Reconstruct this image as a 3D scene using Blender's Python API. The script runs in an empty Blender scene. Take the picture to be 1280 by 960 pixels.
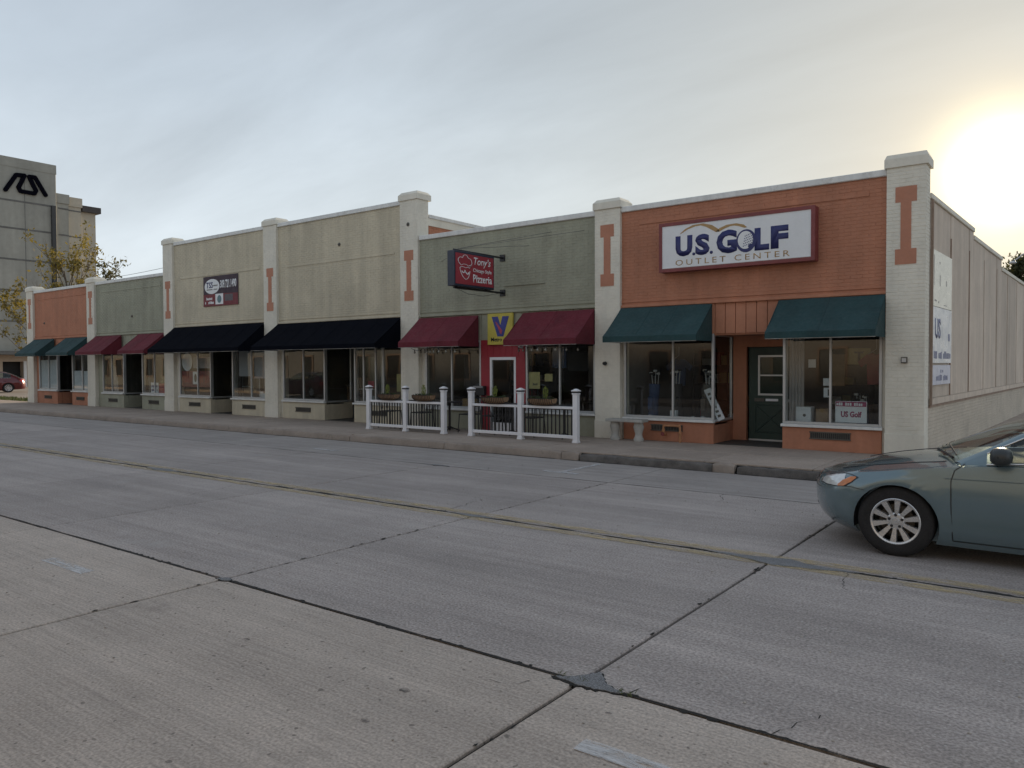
import bpy, bmesh, math, random
from mathutils import Vector, Matrix
R = math.radians
rnd = random.Random(7)
scene = bpy.context.scene
COL = scene.collection

# ------------------------------------------------------------------ camera
CAM_H, F_PX = 1.8, 958.0
yaw, pitch, roll = R(36.85), R(1.44), R(-0.23)
fw = Vector((-math.sin(yaw) * math.cos(pitch), math.cos(yaw) * math.cos(pitch), -math.sin(pitch)))
rt0 = Vector((math.cos(yaw), math.sin(yaw), 0)); up0 = rt0.cross(fw)
rt = rt0 * math.cos(roll) + up0 * math.sin(roll); up = up0 * math.cos(roll) - rt0 * math.sin(roll)
cam_d = bpy.data.cameras.new("camera"); cam = bpy.data.objects.new("camera", cam_d); COL.objects.link(cam)
m = Matrix.Identity(4)
for i in range(3):
    m[i][0], m[i][1], m[i][2] = rt[i], up[i], -fw[i]
m[2][3] = CAM_H
cam.matrix_world = m
cam_d.sensor_fit = 'HORIZONTAL'; cam_d.sensor_width = 36.0; cam_d.lens = 36.0 * F_PX / 1280.0
cam_d.clip_start = 0.05; cam_d.clip_end = 3000
scene.camera = cam

# ------------------------------------------------------------------ sky and sun
SUN_EL, SUN_AZ = R(11.9), R(-4.3)            # azimuth from +Y towards +X
sun_dir = Vector((math.sin(SUN_AZ) * math.cos(SUN_EL), math.cos(SUN_AZ) * math.cos(SUN_EL), math.sin(SUN_EL)))
world = bpy.data.worlds.new("World"); scene.world = world; world.use_nodes = True
wn, wl = world.node_tree.nodes, world.node_tree.links
wn.clear()
def wnode(t, **k):
    n = wn.new(t)
    for a, b in k.items(): setattr(n, a, b)
    return n
def wmath(op, a, b=None, clamp=False):
    n = wnode('ShaderNodeMath', operation=op); n.use_clamp = clamp
    for i, v in enumerate((a, b)):
        if v is None: continue
        if isinstance(v, (int, float)): n.inputs[i].default_value = v
        else: wl.new(v, n.inputs[i])
    return n.outputs[0]
def wmix(fac, a, b, blend='MIX'):
    n = wnode('ShaderNodeMix', data_type='RGBA', blend_type=blend)
    for i, v in ((0, fac), (6, a), (7, b)):
        if isinstance(v, (int, float)): n.inputs[i].default_value = v
        elif isinstance(v, tuple): n.inputs[i].default_value = v
        else: wl.new(v, n.inputs[i])
    return n.outputs[2]
sky = wnode('ShaderNodeTexSky', sky_type='NISHITA'); sky.sun_disc = False
sky.sun_elevation = SUN_EL; sky.sun_rotation = SUN_AZ
sky.air_density = 1.0; sky.dust_density = 1.5
tc = wnode('ShaderNodeTexCoord')
sep = wnode('ShaderNodeSeparateXYZ'); wl.new(tc.outputs['Generated'], sep.inputs[0])
vd = wnode('ShaderNodeVectorMath', operation='DOT_PRODUCT'); wl.new(tc.outputs['Generated'], vd.inputs[0])
vd.inputs[1].default_value = sun_dir
dot = wmath('MAXIMUM', vd.outputs['Value'], 0.0)
zz = wmath('MAXIMUM', sep.outputs['Z'], 0.0)
# veil of thin cloud: pale at the horizon, greyer overhead
ramp = wnode('ShaderNodeValToRGB'); wl.new(zz, ramp.inputs[0])
cr = ramp.color_ramp; cr.elements[0].position = 0.0; cr.elements[0].color = (6.5, 6.95, 7.1, 1)
cr.elements[1].position = 1.0; cr.elements[1].color = (3.3, 3.8, 4.6, 1)
for p_, c_ in ((0.15, (5.8, 6.45, 7.0, 1)), (0.32, (4.4, 5.05, 5.75, 1)), (0.5, (3.5, 4.05, 4.75, 1))):
    e = cr.elements.new(p_); e.color = c_
# cloud structure, drawn out sideways
den = wmath('ADD', zz, 0.22)
px_ = wmath('DIVIDE', sep.outputs['X'], den); py_ = wmath('DIVIDE', sep.outputs['Y'], den)
cmb = wnode('ShaderNodeCombineXYZ'); wl.new(px_, cmb.inputs[0]); wl.new(py_, cmb.inputs[1])
mp = wnode('ShaderNodeMapping'); wl.new(cmb.outputs[0], mp.inputs[0]); mp.inputs['Scale'].default_value = (0.55, 1.25, 1)
mp.inputs['Rotation'].default_value = (0, 0, R(28))
n1 = wnode('ShaderNodeTexNoise'); wl.new(mp.outputs[0], n1.inputs['Vector'])
n1.inputs['Scale'].default_value = 1.7; n1.inputs['Detail'].default_value = 9; n1.inputs['Roughness'].default_value = 0.58; n1.inputs['Distortion'].default_value = 0.35
cl = wnode('ShaderNodeMapRange'); wl.new(n1.outputs[0], cl.inputs[0])
cl.inputs['From Min'].default_value = 0.33; cl.inputs['From Max'].default_value = 0.7
cl.inputs['To Min'].default_value = 0.89; cl.inputs['To Max'].default_value = 1.10
veil = wmix(1.0, ramp.outputs[0], cl.outputs[0], 'MULTIPLY')
base = wmix(0.97, sky.outputs[0], veil)
# light scattered forward by the veil round the sun
def glow(k, col):
    f = wmath('POWER', dot, k)
    return wmix(1.0, (col[0], col[1], col[2], 1), f, 'MULTIPLY')
tot = base
warm = wmath('POWER', dot, 16.0)
tot = wmix(wmath('MULTIPLY', warm, 0.5), tot, (4.9, 4.7, 4.2, 1))
tint = wmath('MULTIPLY', wmath('POWER', dot, 3.0), 0.65)
tot = wmix(tint, tot, wmix(1.0, tot, (1.07, 1.01, .89, 1), 'MULTIPLY'))
for k, c in ((40.0, (.55, .40, .2)), (170.0, (1.9, 1.3, .45)), (800.0, (15.0, 12.0, 6.0)), (2600.0, (40., 36., 30.))):
    tot = wmix(1.0, tot, glow(k, c), 'ADD')
bg = wnode('ShaderNodeBackground'); bg.inputs['Strength'].default_value = 0.0745
wl.new(tot, bg.inputs['Color'])
wo = wnode('ShaderNodeOutputWorld'); wl.new(bg.outputs[0], wo.inputs[0])

sd = bpy.data.lights.new("sun", 'SUN'); sun = bpy.data.objects.new("sun", sd); COL.objects.link(sun)
sd.energy = 3.0; sd.angle = R(5.0); sd.color = (1.0, 0.80, 0.54)
sun.rotation_euler = (-sun_dir).to_track_quat('-Z', 'Y').to_euler()
sun.location = (0, 0, 30)

vs = scene.view_settings
vs.view_transform = 'Standard'; vs.look = 'None'; vs.gamma = 1; vs.exposure = 0.76; vs.use_curve_mapping = False
scene.render.engine = 'CYCLES'

# ------------------------------------------------------------------ materials
MATS = {}
def mat(name, col, rough=0.7, var=0.12, scale=2.5, bump=0.0, bscale=40.0, metallic=0.0, coat=0.0, spec=0.5,
        streak=None, speck=0.0, speck_scale=150.0, obj_rand=0.0, dirt=None, emit=None, coords='world', fleck=None):
    """Procedural surface: colour with broad and fine variation, optional drawn-out streaks, specks, dirt patches and bump."""
    if name in MATS: return MATS[name]
    M = bpy.data.materials.new(name); M.use_nodes = True
    nt = M.node_tree; N, L = nt.nodes, nt.links
    b = N['Principled BSDF']
    b.inputs['Roughness'].default_value = rough; b.inputs['Metallic'].default_value = metallic
    b.inputs['Coat Weight'].default_value = coat; b.inputs['Specular IOR Level'].default_value = spec
    b.inputs['Coat Roughness'].default_value = 0.05
    if coords == 'world':
        src = N.new('ShaderNodeNewGeometry').outputs['Position']
    else:
        src = N.new('ShaderNodeTexCoord').outputs['Object']
    def noise(sc, det=4, vec=src, rg=0.55):
        n = N.new('ShaderNodeTexNoise'); n.inputs['Scale'].default_value = sc; n.inputs['Detail'].default_value = det
        n.inputs['Roughness'].default_value = rg; L.new(vec, n.inputs['Vector']); return n.outputs[0]
    def mr(v, a, b_, lo, hi):
        n = N.new('ShaderNodeMapRange'); L.new(v, n.inputs[0])
        for k, x in zip(('From Min', 'From Max', 'To Min', 'To Max'), (a, b_, lo, hi)): n.inputs[k].default_value = x
        return n.outputs[0]
    def mul(c, f):
        n = N.new('ShaderNodeMix'); n.data_type = 'RGBA'; n.blend_type = 'MULTIPLY'; n.inputs[0].default_value = 1
        L.new(c, n.inputs[6]); L.new(f, n.inputs[7]); return n.outputs[2]
    rgb = N.new('ShaderNodeRGB'); rgb.outputs[0].default_value = (*col, 1); c = rgb.outputs[0]
    if var:
        c = mul(c, mr(noise(scale, 6), 0.3, 0.7, 1 - var, 1 + var))
        c = mul(c, mr(noise(scale * 9, 3), 0.3, 0.7, 1 - var * .45, 1 + var * .45))
    for stk_ in (streak if isinstance(streak, list) else [streak] if streak else []):      # (scale vector, amount)
        mpn = N.new('ShaderNodeMapping'); L.new(src, mpn.inputs[0]); mpn.inputs['Scale'].default_value = stk_[0]
        c = mul(c, mr(noise(1.0, 5, mpn.outputs[0]), 0.3, 0.7, 1 - stk_[1], 1 + stk_[1]))
    if fleck:                                   # pale aggregate showing through: (colour, scale, threshold)
        f = mr(noise(fleck[1], 1), fleck[2], fleck[2] + .03, 0, .75)
        n = N.new('ShaderNodeMix'); n.data_type = 'RGBA'; L.new(f, n.inputs[0]); L.new(c, n.inputs[6]); n.inputs[7].default_value = (*fleck[0], 1); c = n.outputs[2]
    if speck:
        c = mul(c, mr(noise(speck_scale, 2), 0.3, 0.7, 1 - speck, 1 + speck))
    if dirt:                                    # (colour, scale, threshold)
        f = mr(noise(dirt[1], 7, rg=.65), dirt[2], dirt[2] + .14, 0, dirt[3] if len(dirt) > 3 else .8)
        n = N.new('ShaderNodeMix'); n.data_type = 'RGBA'; L.new(f, n.inputs[0]); L.new(c, n.inputs[6]); n.inputs[7].default_value = (*dirt[0], 1)
        c = n.outputs[2]
    if obj_rand:
        oi = N.new('ShaderNodeObjectInfo'); c = mul(c, mr(oi.outputs['Random'], 0, 1, 1 - obj_rand, 1 + obj_rand))
    L.new(c, b.inputs['Base Color'])
    if rough > .25 and not coat:
        L.new(mr(noise(scale * 5, 3), 0.3, 0.7, max(.05, rough - .1), min(1, rough + .1)), b.inputs['Roughness'])
    if bump:
        bn = N.new('ShaderNodeBump'); bn.inputs['Strength'].default_value = bump; bn.inputs['Distance'].default_value = 0.01
        L.new(noise(bscale, 5), bn.inputs['Height']); L.new(bn.outputs[0], b.inputs['Normal'])
    if emit:
        b.inputs['Emission Color'].default_value = (*emit[0], 1); b.inputs['Emission Strength'].default_value = emit[1]
    MATS[name] = M
    return M
def glass(name, tint=(.82, .86, .85), ior=1.5, rough=0.0, wav=0.0):
    if name in MATS: return MATS[name]
    M = bpy.data.materials.new(name); M.use_nodes = True
    N, L = M.node_tree.nodes, M.node_tree.links; N.clear()
    o = N.new('ShaderNodeOutputMaterial'); mx = N.new('ShaderNodeMixShader'); t = N.new('ShaderNodeBsdfTransparent')
    g = N.new('ShaderNodeBsdfGlossy'); fr = N.new('ShaderNodeFresnel')
    t.inputs[0].default_value = (*tint, 1); g.inputs['Roughness'].default_value = rough; fr.inputs[0].default_value = ior
    if wav:
        nn = N.new('ShaderNodeTexNoise'); nn.inputs['Scale'].default_value = 1.3; nn.inputs['Detail'].default_value = 1
        gp = N.new('ShaderNodeNewGeometry'); L.new(gp.outputs['Position'], nn.inputs['Vector'])
        bp = N.new('ShaderNodeBump'); bp.inputs['Strength'].default_value = wav; bp.inputs['Distance'].default_value = .02
        L.new(nn.outputs[0], bp.inputs['Height']); L.new(bp.outputs[0], g.inputs['Normal'])
    gb = N.new('ShaderNodeNewGeometry'); iv = N.new('ShaderNodeMath'); iv.operation = 'SUBTRACT'; iv.inputs[0].default_value = 1.0; L.new(gb.outputs['Backfacing'], iv.inputs[1])
    mu = N.new('ShaderNodeMath'); mu.operation = 'MULTIPLY'; L.new(fr.outputs[0], mu.inputs[0]); L.new(iv.outputs[0], mu.inputs[1])   # a thin pane reflects at its outer face
    L.new(mu.outputs[0], mx.inputs[0]); L.new(t.outputs[0], mx.inputs[1]); L.new(g.outputs[0], mx.inputs[2]); L.new(mx.outputs[0], o.inputs[0])
    MATS[name] = M; return M
def worn_paint(name, col, keep):
    """Road paint worn through in patches."""
    if name in MATS: return MATS[name]
    M = bpy.data.materials.new(name); M.use_nodes = True
    N, L = M.node_tree.nodes, M.node_tree.links; b = N['Principled BSDF']
    b.inputs['Base Color'].default_value = (*col, 1); b.inputs['Roughness'].default_value = .8
    gp = N.new('ShaderNodeNewGeometry'); mpn = N.new('ShaderNodeMapping'); L.new(gp.outputs['Position'], mpn.inputs[0]); mpn.inputs['Scale'].default_value = (1.2, 6, 1)
    n = N.new('ShaderNodeTexNoise'); n.inputs['Scale'].default_value = 3; n.inputs['Detail'].default_value = 9; n.inputs['Roughness'].default_value = .72; L.new(mpn.outputs[0], n.inputs['Vector'])
    r = N.new('ShaderNodeMapRange'); L.new(n.outputs[0], r.inputs[0]); r.inputs['From Min'].default_value = .40; r.inputs['From Max'].default_value = .62; r.inputs['To Max'].default_value = keep
    t = N.new('ShaderNodeBsdfTransparent'); mx = N.new('ShaderNodeMixShader')
    L.new(r.outputs[0], mx.inputs[0]); L.new(t.outputs[0], mx.inputs[1]); L.new(b.outputs[0], mx.inputs[2])
    L.new(mx.outputs[0], N['Material Output'].inputs[0]); MATS[name] = M; return M

M_orange = mat('paint_orange', (.44, .190, .112), .75, .10, 1.3, .25, 60, streak=[((2.2, 2.2, .25), .10), ((5, 5, .5), .06)], dirt=((.26, .13, .09), 1.1, .60, .45))
M_sage = mat('paint_sage', (.32, .32, .245), .75, .09, 1.3, .25, 60, streak=[((2.2, 2.2, .25), .10), ((5, 5, .5), .06)], dirt=((.20, .20, .15), 1.1, .60, .45))
M_tan = mat('paint_tan', (.53, .475, .36), .75, .09, 1.1, .25, 60, streak=[((2.0, 2.0, .25), .11), ((5, 5, .5), .06)], dirt=((.38, .34, .26), 1.0, .59, .45))
M_cream = mat('paint_cream', (.70, .665, .575), .7, .07, 1.6, .25, 60, streak=((3, 3, .3), .06), dirt=((.36, .33, .27), 2.6, .60, .4))
M_coping = mat('coping', (.68, .68, .66), .6, .08, 2, streak=((6, 6, .6), .10), dirt=((.34, .32, .28), 3.5, .58, .5))
M_motif = mat('paint_motif', (.45, .20, .125), .7, .08, 2)
M_roof = mat('roof_gravel', (.22, .21, .19), .9, .15, 4)
M_alu = mat('aluminium', (.52, .53, .53), .4, .05, 3, metallic=.5)
M_darkalu = mat('dark_frame', (.06, .06, .06), .45, .1, 3, metallic=.3)
M_dark = mat('dark_void', (.025, .025, .026), .8, .1)
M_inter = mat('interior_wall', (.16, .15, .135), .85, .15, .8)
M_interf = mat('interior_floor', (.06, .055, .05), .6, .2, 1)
M_grille = mat('vent_metal', (.10, .09, .075), .6, .2, 8)
M_glass = glass('shop_glass', (.90, .925, .92), 1.85, 0, .035)
M_cglass = glass('car_glass', (.70, .76, .74), 1.6)
M_green = mat('canvas_green', (.018, .053, .057), .85, .13, 3, .3, 200, streak=((2.5, .6, .5), .14), dirt=((.045, .078, .080), 1.6, .56, .4))
M_maroon = mat('canvas_maroon', (.125, .012, .023), .85, .13, 3, .3, 200, streak=((2.5, .6, .5), .14), dirt=((.16, .045, .05), 1.6, .56, .4))
M_black = mat('canvas_navy', (.004, .005, .009), 1.0, .15, 3, .3, 200, spec=.06)
M_white = mat('white_vinyl', (.78, .78, .80), .4, .04, 3, dirt=((.45, .43, .38), 9, .62, .4))
M_iron = mat('black_iron', (.015, .015, .017), .45, .2, 5)
M_whitep = mat('white_print', (.74, .75, .76), .5, .04, 2)
M_navy = mat('navy_print', (.025, .03, .13), .5, .08, 2)
M_gold = mat('gold_print', (.40, .25, .10), .5, .08, 2)
M_red = mat('red_print', (.30, .03, .045), .5, .1, 2)
M_redpaint = mat('red_paint', (.30, .022, .035), .5, .1, 2)
M_signred = mat('sign_frame_red', (.20, .045, .045), .5, .15, 2)
M_steel = mat('stay_cable', (.16, .16, .15), .5, .1, 5, metallic=.6)
M_cstone = mat('cast_stone', (.42, .41, .38), .85, .15, 6, .5, 60)
M_brown = mat('brown_board', (.20, .13, .08), .8, .2, 4)
M_panel = mat('weathered_panel', (.57, .48, .395), .8, .08, 1.2, .2, 50, streak=((3, 3, .18), .13), obj_rand=.10)
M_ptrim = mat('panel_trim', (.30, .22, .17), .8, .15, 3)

# ------------------------------------------------------------------ mesh helpers
ABS = {}
def aloc(o):
    v = Vector((0, 0, 0))
    while o is not None:
        v = v + o.location; o = o.parent
    return v
class MB:
    def __init__(s): s.v = []; s.f = []
    def add(s, vs, fs):
        k = len(s.v); s.v += [tuple(a) for a in vs]; s.f += [tuple(i + k for i in f) for f in fs]; return s
    def box(s, x0, x1, y0, y1, z0, z1):
        if x0 > x1: x0, x1 = x1, x0
        if y0 > y1: y0, y1 = y1, y0
        if z0 > z1: z0, z1 = z1, z0
        return s.add([(x0, y0, z0), (x1, y0, z0), (x1, y1, z0), (x0, y1, z0), (x0, y0, z1), (x1, y0, z1), (x1, y1, z1), (x0, y1, z1)],
                     [(0, 3, 2, 1), (4, 5, 6, 7), (0, 1, 5, 4), (1, 2, 6, 5), (2, 3, 7, 6), (3, 0, 4, 7)])
    def hexa(s, pts):      # 4 bottom + 4 top, ccw from above
        return s.add(pts, [(0, 3, 2, 1), (4, 5, 6, 7), (0, 1, 5, 4), (1, 2, 6, 5), (2, 3, 7, 6), (3, 0, 4, 7)])
    def prism(s, poly, fn0, fn1):   # poly of 2-d points; fn maps to the two end faces
        n = len(poly); a = [fn0(*p) for p in poly]; b = [fn1(*p) for p in poly]
        return s.add(a + b, [tuple(range(n))[::-1], tuple(range(n, 2 * n))] + [(i, (i + 1) % n, n + (i + 1) % n, n + i) for i in range(n)])
    def tube(s, pts, r, n=8, caps=True):
        pts = [Vector(p) for p in pts]; rs = r if isinstance(r, (list, tuple)) else [r] * len(pts)
        rings = []; prev = None
        for i, p in enumerate(pts):
            d = (pts[min(i + 1, len(pts) - 1)] - pts[max(i - 1, 0)]).normalized()
            a = prev if prev is not None else (Vector((0, 0, 1)) if abs(d.z) < .9 else Vector((1, 0, 0)))
            a = (a - d * a.dot(d)).normalized(); prev = a; b = d.cross(a)
            rings.append([p + (a * math.cos(2 * math.pi * k / n) + b * math.sin(2 * math.pi * k / n)) * rs[i] for k in range(n)])
        vs = [v for ring in rings for v in ring]; fs = []
        for i in range(len(rings) - 1):
            for k in range(n):
                fs.append((i * n + k, i * n + (k + 1) % n, (i + 1) * n + (k + 1) % n, (i + 1) * n + k))
        if caps: fs += [tuple(range(n))[::-1], tuple(range((len(rings) - 1) * n, len(rings) * n))]
        return s.add(vs, fs)
    def lathe(s, prof, c, n=16, axis='Z', caps=True):     # prof of (r, h)
        vs = []; fs = []
        for r, h in prof:
            for k in range(n):
                t = 2 * math.pi * k / n; x, y = r * math.cos(t), r * math.sin(t)
                vs.append((c[0] + x, c[1] + y, c[2] + h) if axis == 'Z' else (c[0] + x, c[1] + h, c[2] + y))
        for i in range(len(prof) - 1):
            for k in range(n): fs.append((i * n + k, i * n + (k + 1) % n, (i + 1) * n + (k + 1) % n, (i + 1) * n + k))
        if caps: fs += [tuple(range(n))[::-1], tuple(range((len(prof) - 1) * n, len(prof) * n))]
        return s.add(vs, fs)
    def mesh(s, name, m_, off=Vector((0, 0, 0)), smooth=False, bevel=0, doubles=False, flat_angle=35, seg=1):
        me = bpy.data.meshes.new(name); me.from_pydata([(a[0] - off[0], a[1] - off[1], a[2] - off[2]) for a in s.v], [], s.f)
        bm = bmesh.new(); bm.from_mesh(me)
        if doubles: bmesh.ops.remove_doubles(bm, verts=bm.verts, dist=1e-4)
        bmesh.ops.recalc_face_normals(bm, faces=bm.faces)
        if bevel:
            bmesh.ops.bevel(bm, geom=[e for e in bm.edges if len(e.link_faces) == 2 and e.calc_face_angle(0) > .3], offset=bevel, segments=seg, profile=.6, affect='EDGES', clamp_overlap=True)
        bm.to_mesh(me); bm.free()
        if m_ is not None: me.materials.append(m_)
        if smooth:
            me.shade_smooth(); me.set_sharp_from_angle(angle=R(flat_angle))
        me.update()
        return me
    def build(s, name, m_, parent=None, **k):
        me = s.mesh(name, m_, aloc(parent) if parent else Vector((0, 0, 0)), **k)
        o = bpy.data.objects.new(name, me); COL.objects.link(o)
        if parent: o.parent = parent
        return o
def tag(o, label=None, cat=None, group=None, kind=None):
    if label: o['label'] = label
    if cat: o['category'] = cat
    if group: o['group'] = group
    if kind: o['kind'] = kind
    return o
def thing(name, loc, label, cat, group=None):
    o = bpy.data.objects.new(name, None); COL.objects.link(o); o.location = loc; o.empty_display_size = .2
    return tag(o, label, cat, group)
def struct(name, loc=(0, 0, 0)):
    o = bpy.data.objects.new(name, None); COL.objects.link(o); o.location = loc; return tag(o, kind='structure')
def box(name, m_, parent, x0, x1, y0, y1, z0, z1, **k): return MB().box(x0, x1, y0, y1, z0, z1).build(name, m_, parent, **k)

def text(name, s, m_, parent, org, ux, uz, w, h, bold=0.0, depth=.003, shear=0.0, spacing=1.0):
    """Letters fitted to a w x h field whose lower-left corner is org, on the plane of ux, uz."""
    cu = bpy.data.curves.new(name, 'FONT'); cu.body = s; cu.offset = bold; cu.shear = shear; cu.space_character = spacing; cu.resolution_u = 3
    ob = bpy.data.objects.new(name, cu); COL.objects.link(ob)
    bpy.context.view_layer.update()
    dg = bpy.context.evaluated_depsgraph_get(); me = bpy.data.meshes.new_from_object(ob.evaluated_get(dg))
    bpy.data.objects.remove(ob); bpy.data.curves.remove(cu)
    xs = [v.co.x for v in me.vertices]; ys = [v.co.y for v in me.vertices]
    x0, x1, y0, y1 = min(xs), max(xs), min(ys), max(ys)
    ux, uz, org = Vector(ux), Vector(uz), Vector(org); n = ux.cross(uz).normalized()
    bm = bmesh.new(); bm.from_mesh(me)
    bmesh.ops.remove_doubles(bm, verts=bm.verts, dist=1e-5)
    off = aloc(parent)
    for v in bm.verts:
        v.co = org + ux * ((v.co.x - x0) / (x1 - x0) * w) + uz * ((v.co.y - y0) / (y1 - y0) * h) - off + n * depth
    ex = bmesh.ops.extrude_face_region(bm, geom=list(bm.faces))
    for v in [g for g in ex['geom'] if isinstance(g, bmesh.types.BMVert)]: v.co -= n * (depth * 1.6)
    bmesh.ops.recalc_face_normals(bm, faces=bm.faces)
    bm.to_mesh(me); bm.free(); me.materials.clear(); me.materials.append(m_); me.name = name
    o = bpy.data.objects.new(name, me); COL.objects.link(o); o.parent = parent
    return o

# ------------------------------------------------------------------ ground, road, pavement
M_ground = mat('earth', (.16, .15, .12), .95, .2, .3)
tag(MB().add([(-900, -700, -.12), (900, -700, -.12), (900, 1200, -.12), (-900, 1200, -.12)], [(0, 1, 2, 3)]).build('ground', M_ground), kind='structure')
M_lane = mat('lane_concrete', (.345, .306, .284), .85, .10, .8, .35, 90, streak=[((.3, 6.5, 1), .10), ((.05, 1.05, 1), .13), ((.12, 34, 1), .07)], speck=.36, speck_scale=55, obj_rand=.06, fleck=((.50, .48, .46), 36, .705), dirt=((.38, .36, .34), 1.1, .60, .5))
M_park = mat('parking_concrete', (.44, .382, .332), .88, .09, .9, .5, 90, streak=[((.8, 62, 1), .15), ((.15, 3.0, 1), .10)], speck=.26, fleck=((.16, .14, .12), 20, .70), speck_scale=60, obj_rand=.04, dirt=((.25, .215, .185), 1.5, .60, .6))
M_far = mat('far_parking_concrete', (.32, .29, .27), .86, .10, .9, .4, 90, streak=((.3, 6, 1), .12), speck=.14, speck_scale=60, obj_rand=.05)
M_joint = mat('joint_filler', (.016, .0155, .014), .95, .3, 5, .5, 60)
M_walk = mat('pavement_concrete', (.36, .295, .245), .9, .11, 1.2, .4, 80, speck=.12, speck_scale=50, obj_rand=.06, dirt=((.19, .16, .14), 1.7, .60, .6))
M_kerb = mat('kerb_concrete', (.30, .25, .21), .9, .15, 2, .6, 40, dirt=((.12, .105, .09), 4, .60, .7))
M_kerbd = mat('kerb_stone_dark', (.115, .105, .097), .9, .3, 6, .8, 40, dirt=((.25, .23, .2), 9, .62, .7))
M_asph = mat('asphalt_patch', (.20, .203, .21), .9, .12, 5, .9, 120, speck=.55, speck_scale=110)
M_asph2 = mat('asphalt', (.06, .06, .06), .9, .15, 3, .6, 90, speck=.3)

road = struct('road')
SP, X0 = 3.53, -2.28
box('road_bed', M_joint, road, -150, 70, .2, 12.24, -.11, -.022)
bands = [(.3, 3.68, M_park), (3.68, 7.0, M_lane), (7.0, 10.18, M_lane), (10.18, 12.2, M_far)]
for (ya, yb, mm) in bands:
    g = .013
    me = MB().box(g, SP - g, ya + g, yb - g, -.07, 0).mesh('slab', mm, bevel=.007)
    for k in range(-24, 12):
        o = bpy.data.objects.new('slab', me); COL.objects.link(o); o.parent = road
        o.location = (X0 + k * SP, 0, rnd.uniform(-.002, .002))
bx = MB()
for xa, xb in ((-150, X0 - 24 * SP), (X0 + 12 * SP, 70)): bx.box(xa, xb, .31, 12.19, -.07, -.001)
bx.build('distant_slabs', M_lane, road)
# broken slab corners filled with asphalt
def patch(name, pts, m_, z, th=.02, parent=road, cx=None):
    mb = MB(); n = len(pts)
    mb.prism(pts, lambda x, y: (x, y, z - th), lambda x, y: (x, y, z)); return mb.build(name, m_, parent)
def jag(c, rx, ry, n, a, seed, rot=0):
    q = random.Random(seed); out = []
    for i in range(n):
        t = 2 * math.pi * i / n; k = 1 + q.uniform(-a, a)
        x, y = rx * k * math.cos(t), ry * k * math.sin(t); out.append((c[0] + x * math.cos(rot) - y * math.sin(rot), c[1] + x * math.sin(rot) + y * math.cos(rot)))
    return out
def tri_patch(cx, cy, pts, rim, name='asphalt_patch'):
    q = random.Random(int(cx * 100)); P = []
    for i in range(len(pts)):
        a, b = pts[i], pts[(i + 1) % len(pts)]
        for t in (0, .2, .4, .6, .8):
            P.append((cx + a[0] + (b[0] - a[0]) * t + q.uniform(-.008, .008), cy + a[1] + (b[1] - a[1]) * t + q.uniform(-.008, .008)))
    mx = sum(p[0] for p in P) / len(P); my = sum(p[1] for p in P) / len(P)
    Q = [(mx + (p[0] - mx) * (1 + rim) + q.uniform(-.012, .012), my + (p[1] - my) * (1 + rim) + q.uniform(-.012, .012)) for p in P]
    patch('patch_rim', Q, M_joint, .0035); patch(name, P, M_asph, .008)
tri_patch(X0, 3.68, [(-.15, -.035), (.02, -.062), (.12, -.055), (.29, -.012), (.17, .03), (.12, .06), (.10, .10), (.03, .17), (-.01, .09), (-.06, .02)], .13)
tri_patch(X0, 7.0, [(-.62, .0), (-.2, -.08), (.05, -.17), (.55, -.07), (.75, .0), (.3, .03), (.13, .12), (-.15, .05)], .05)
tri_patch(X0 - SP, 3.68, [(-.07, -.03), (.05, -.04), (.10, 0), (.02, .05)], .1)
tri_patch(X0 - SP, 7.0, [(-.35, 0), (0, -.07), (.3, 0), (.05, .05)], .1)
tri_patch(X0 - 3 * SP, 7.0, [(-.5, -.02), (0, -.13), (.6, -.03), (.1, .08)], .1)
tri_patch(X0 - 5 * SP, 7.0, [(-.4, 0), (0, -.1), (.5, 0), (.05, .07)], .1)
tri_patch(X0 - 2 * SP, 10.18, [(-.3, 0), (0, -.05), (.3, 0), (.05, .05)], .1)
# the centre joint has crumbled: irregular dark seam with tar; kerb-foot strips paint the kerb's shadow line
for (ya, amp, xa, xb, wd) in ((7.0, .030, -62, 9, .022), (3.68, .010, -30, 3, .011), (10.18, .010, -30, 3, .008), (12.185, .008, -46, -8, .022), (12.16, .008, -8, 1.5, .014)):
    q = random.Random(int(ya * 10)); x = xa; top = []; bot = []
    while x < xb:
        w = wd * q.uniform(.3, 1.7); c = ya + q.uniform(-amp, amp) * .5
        top.append((x, c + w)); bot.append((x, c - w)); x += q.uniform(.10, .35)
    mb = MB()
    for i in range(len(top) - 1):
        mb.add([(*bot[i], .003), (*bot[i + 1], .003), (*top[i + 1], .003), (*top[i], .003)], [(0, 1, 2, 3)])
    mb.build('tar_and_shade_seam', M_joint, road)
def crack(x, y, ang, length, seed, w=.004):
    q_ = random.Random(seed); pts = [(x, y)]; a = ang
    while length > 0:
        st = q_.uniform(.03, .09); a = ang + (a - ang) * .7 + q_.uniform(-.7, .7); pts.append((pts[-1][0] + st * math.cos(a), pts[-1][1] + st * math.sin(a))); length -= st
    mb_ = MB(); n_ = len(pts)
    for i in range(n_ - 1):
        (ax, ay), (bx_, by) = pts[i], pts[i + 1]; wa, wb = w * q_.uniform(.4, 1.2) * (1 - i / n_ * .7), w * q_.uniform(.4, 1.2) * (1 - (i + 1) / n_ * .7)
        mb_.add([(ax - wa, ay - wa, .0032), (bx_ - wb, by - wb, .0032), (bx_ + wb, by + wb, .0032), (ax + wa, ay + wa, .0032)], [(0, 1, 2, 3)])
    mb_.build('crack', M_joint, road)
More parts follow.
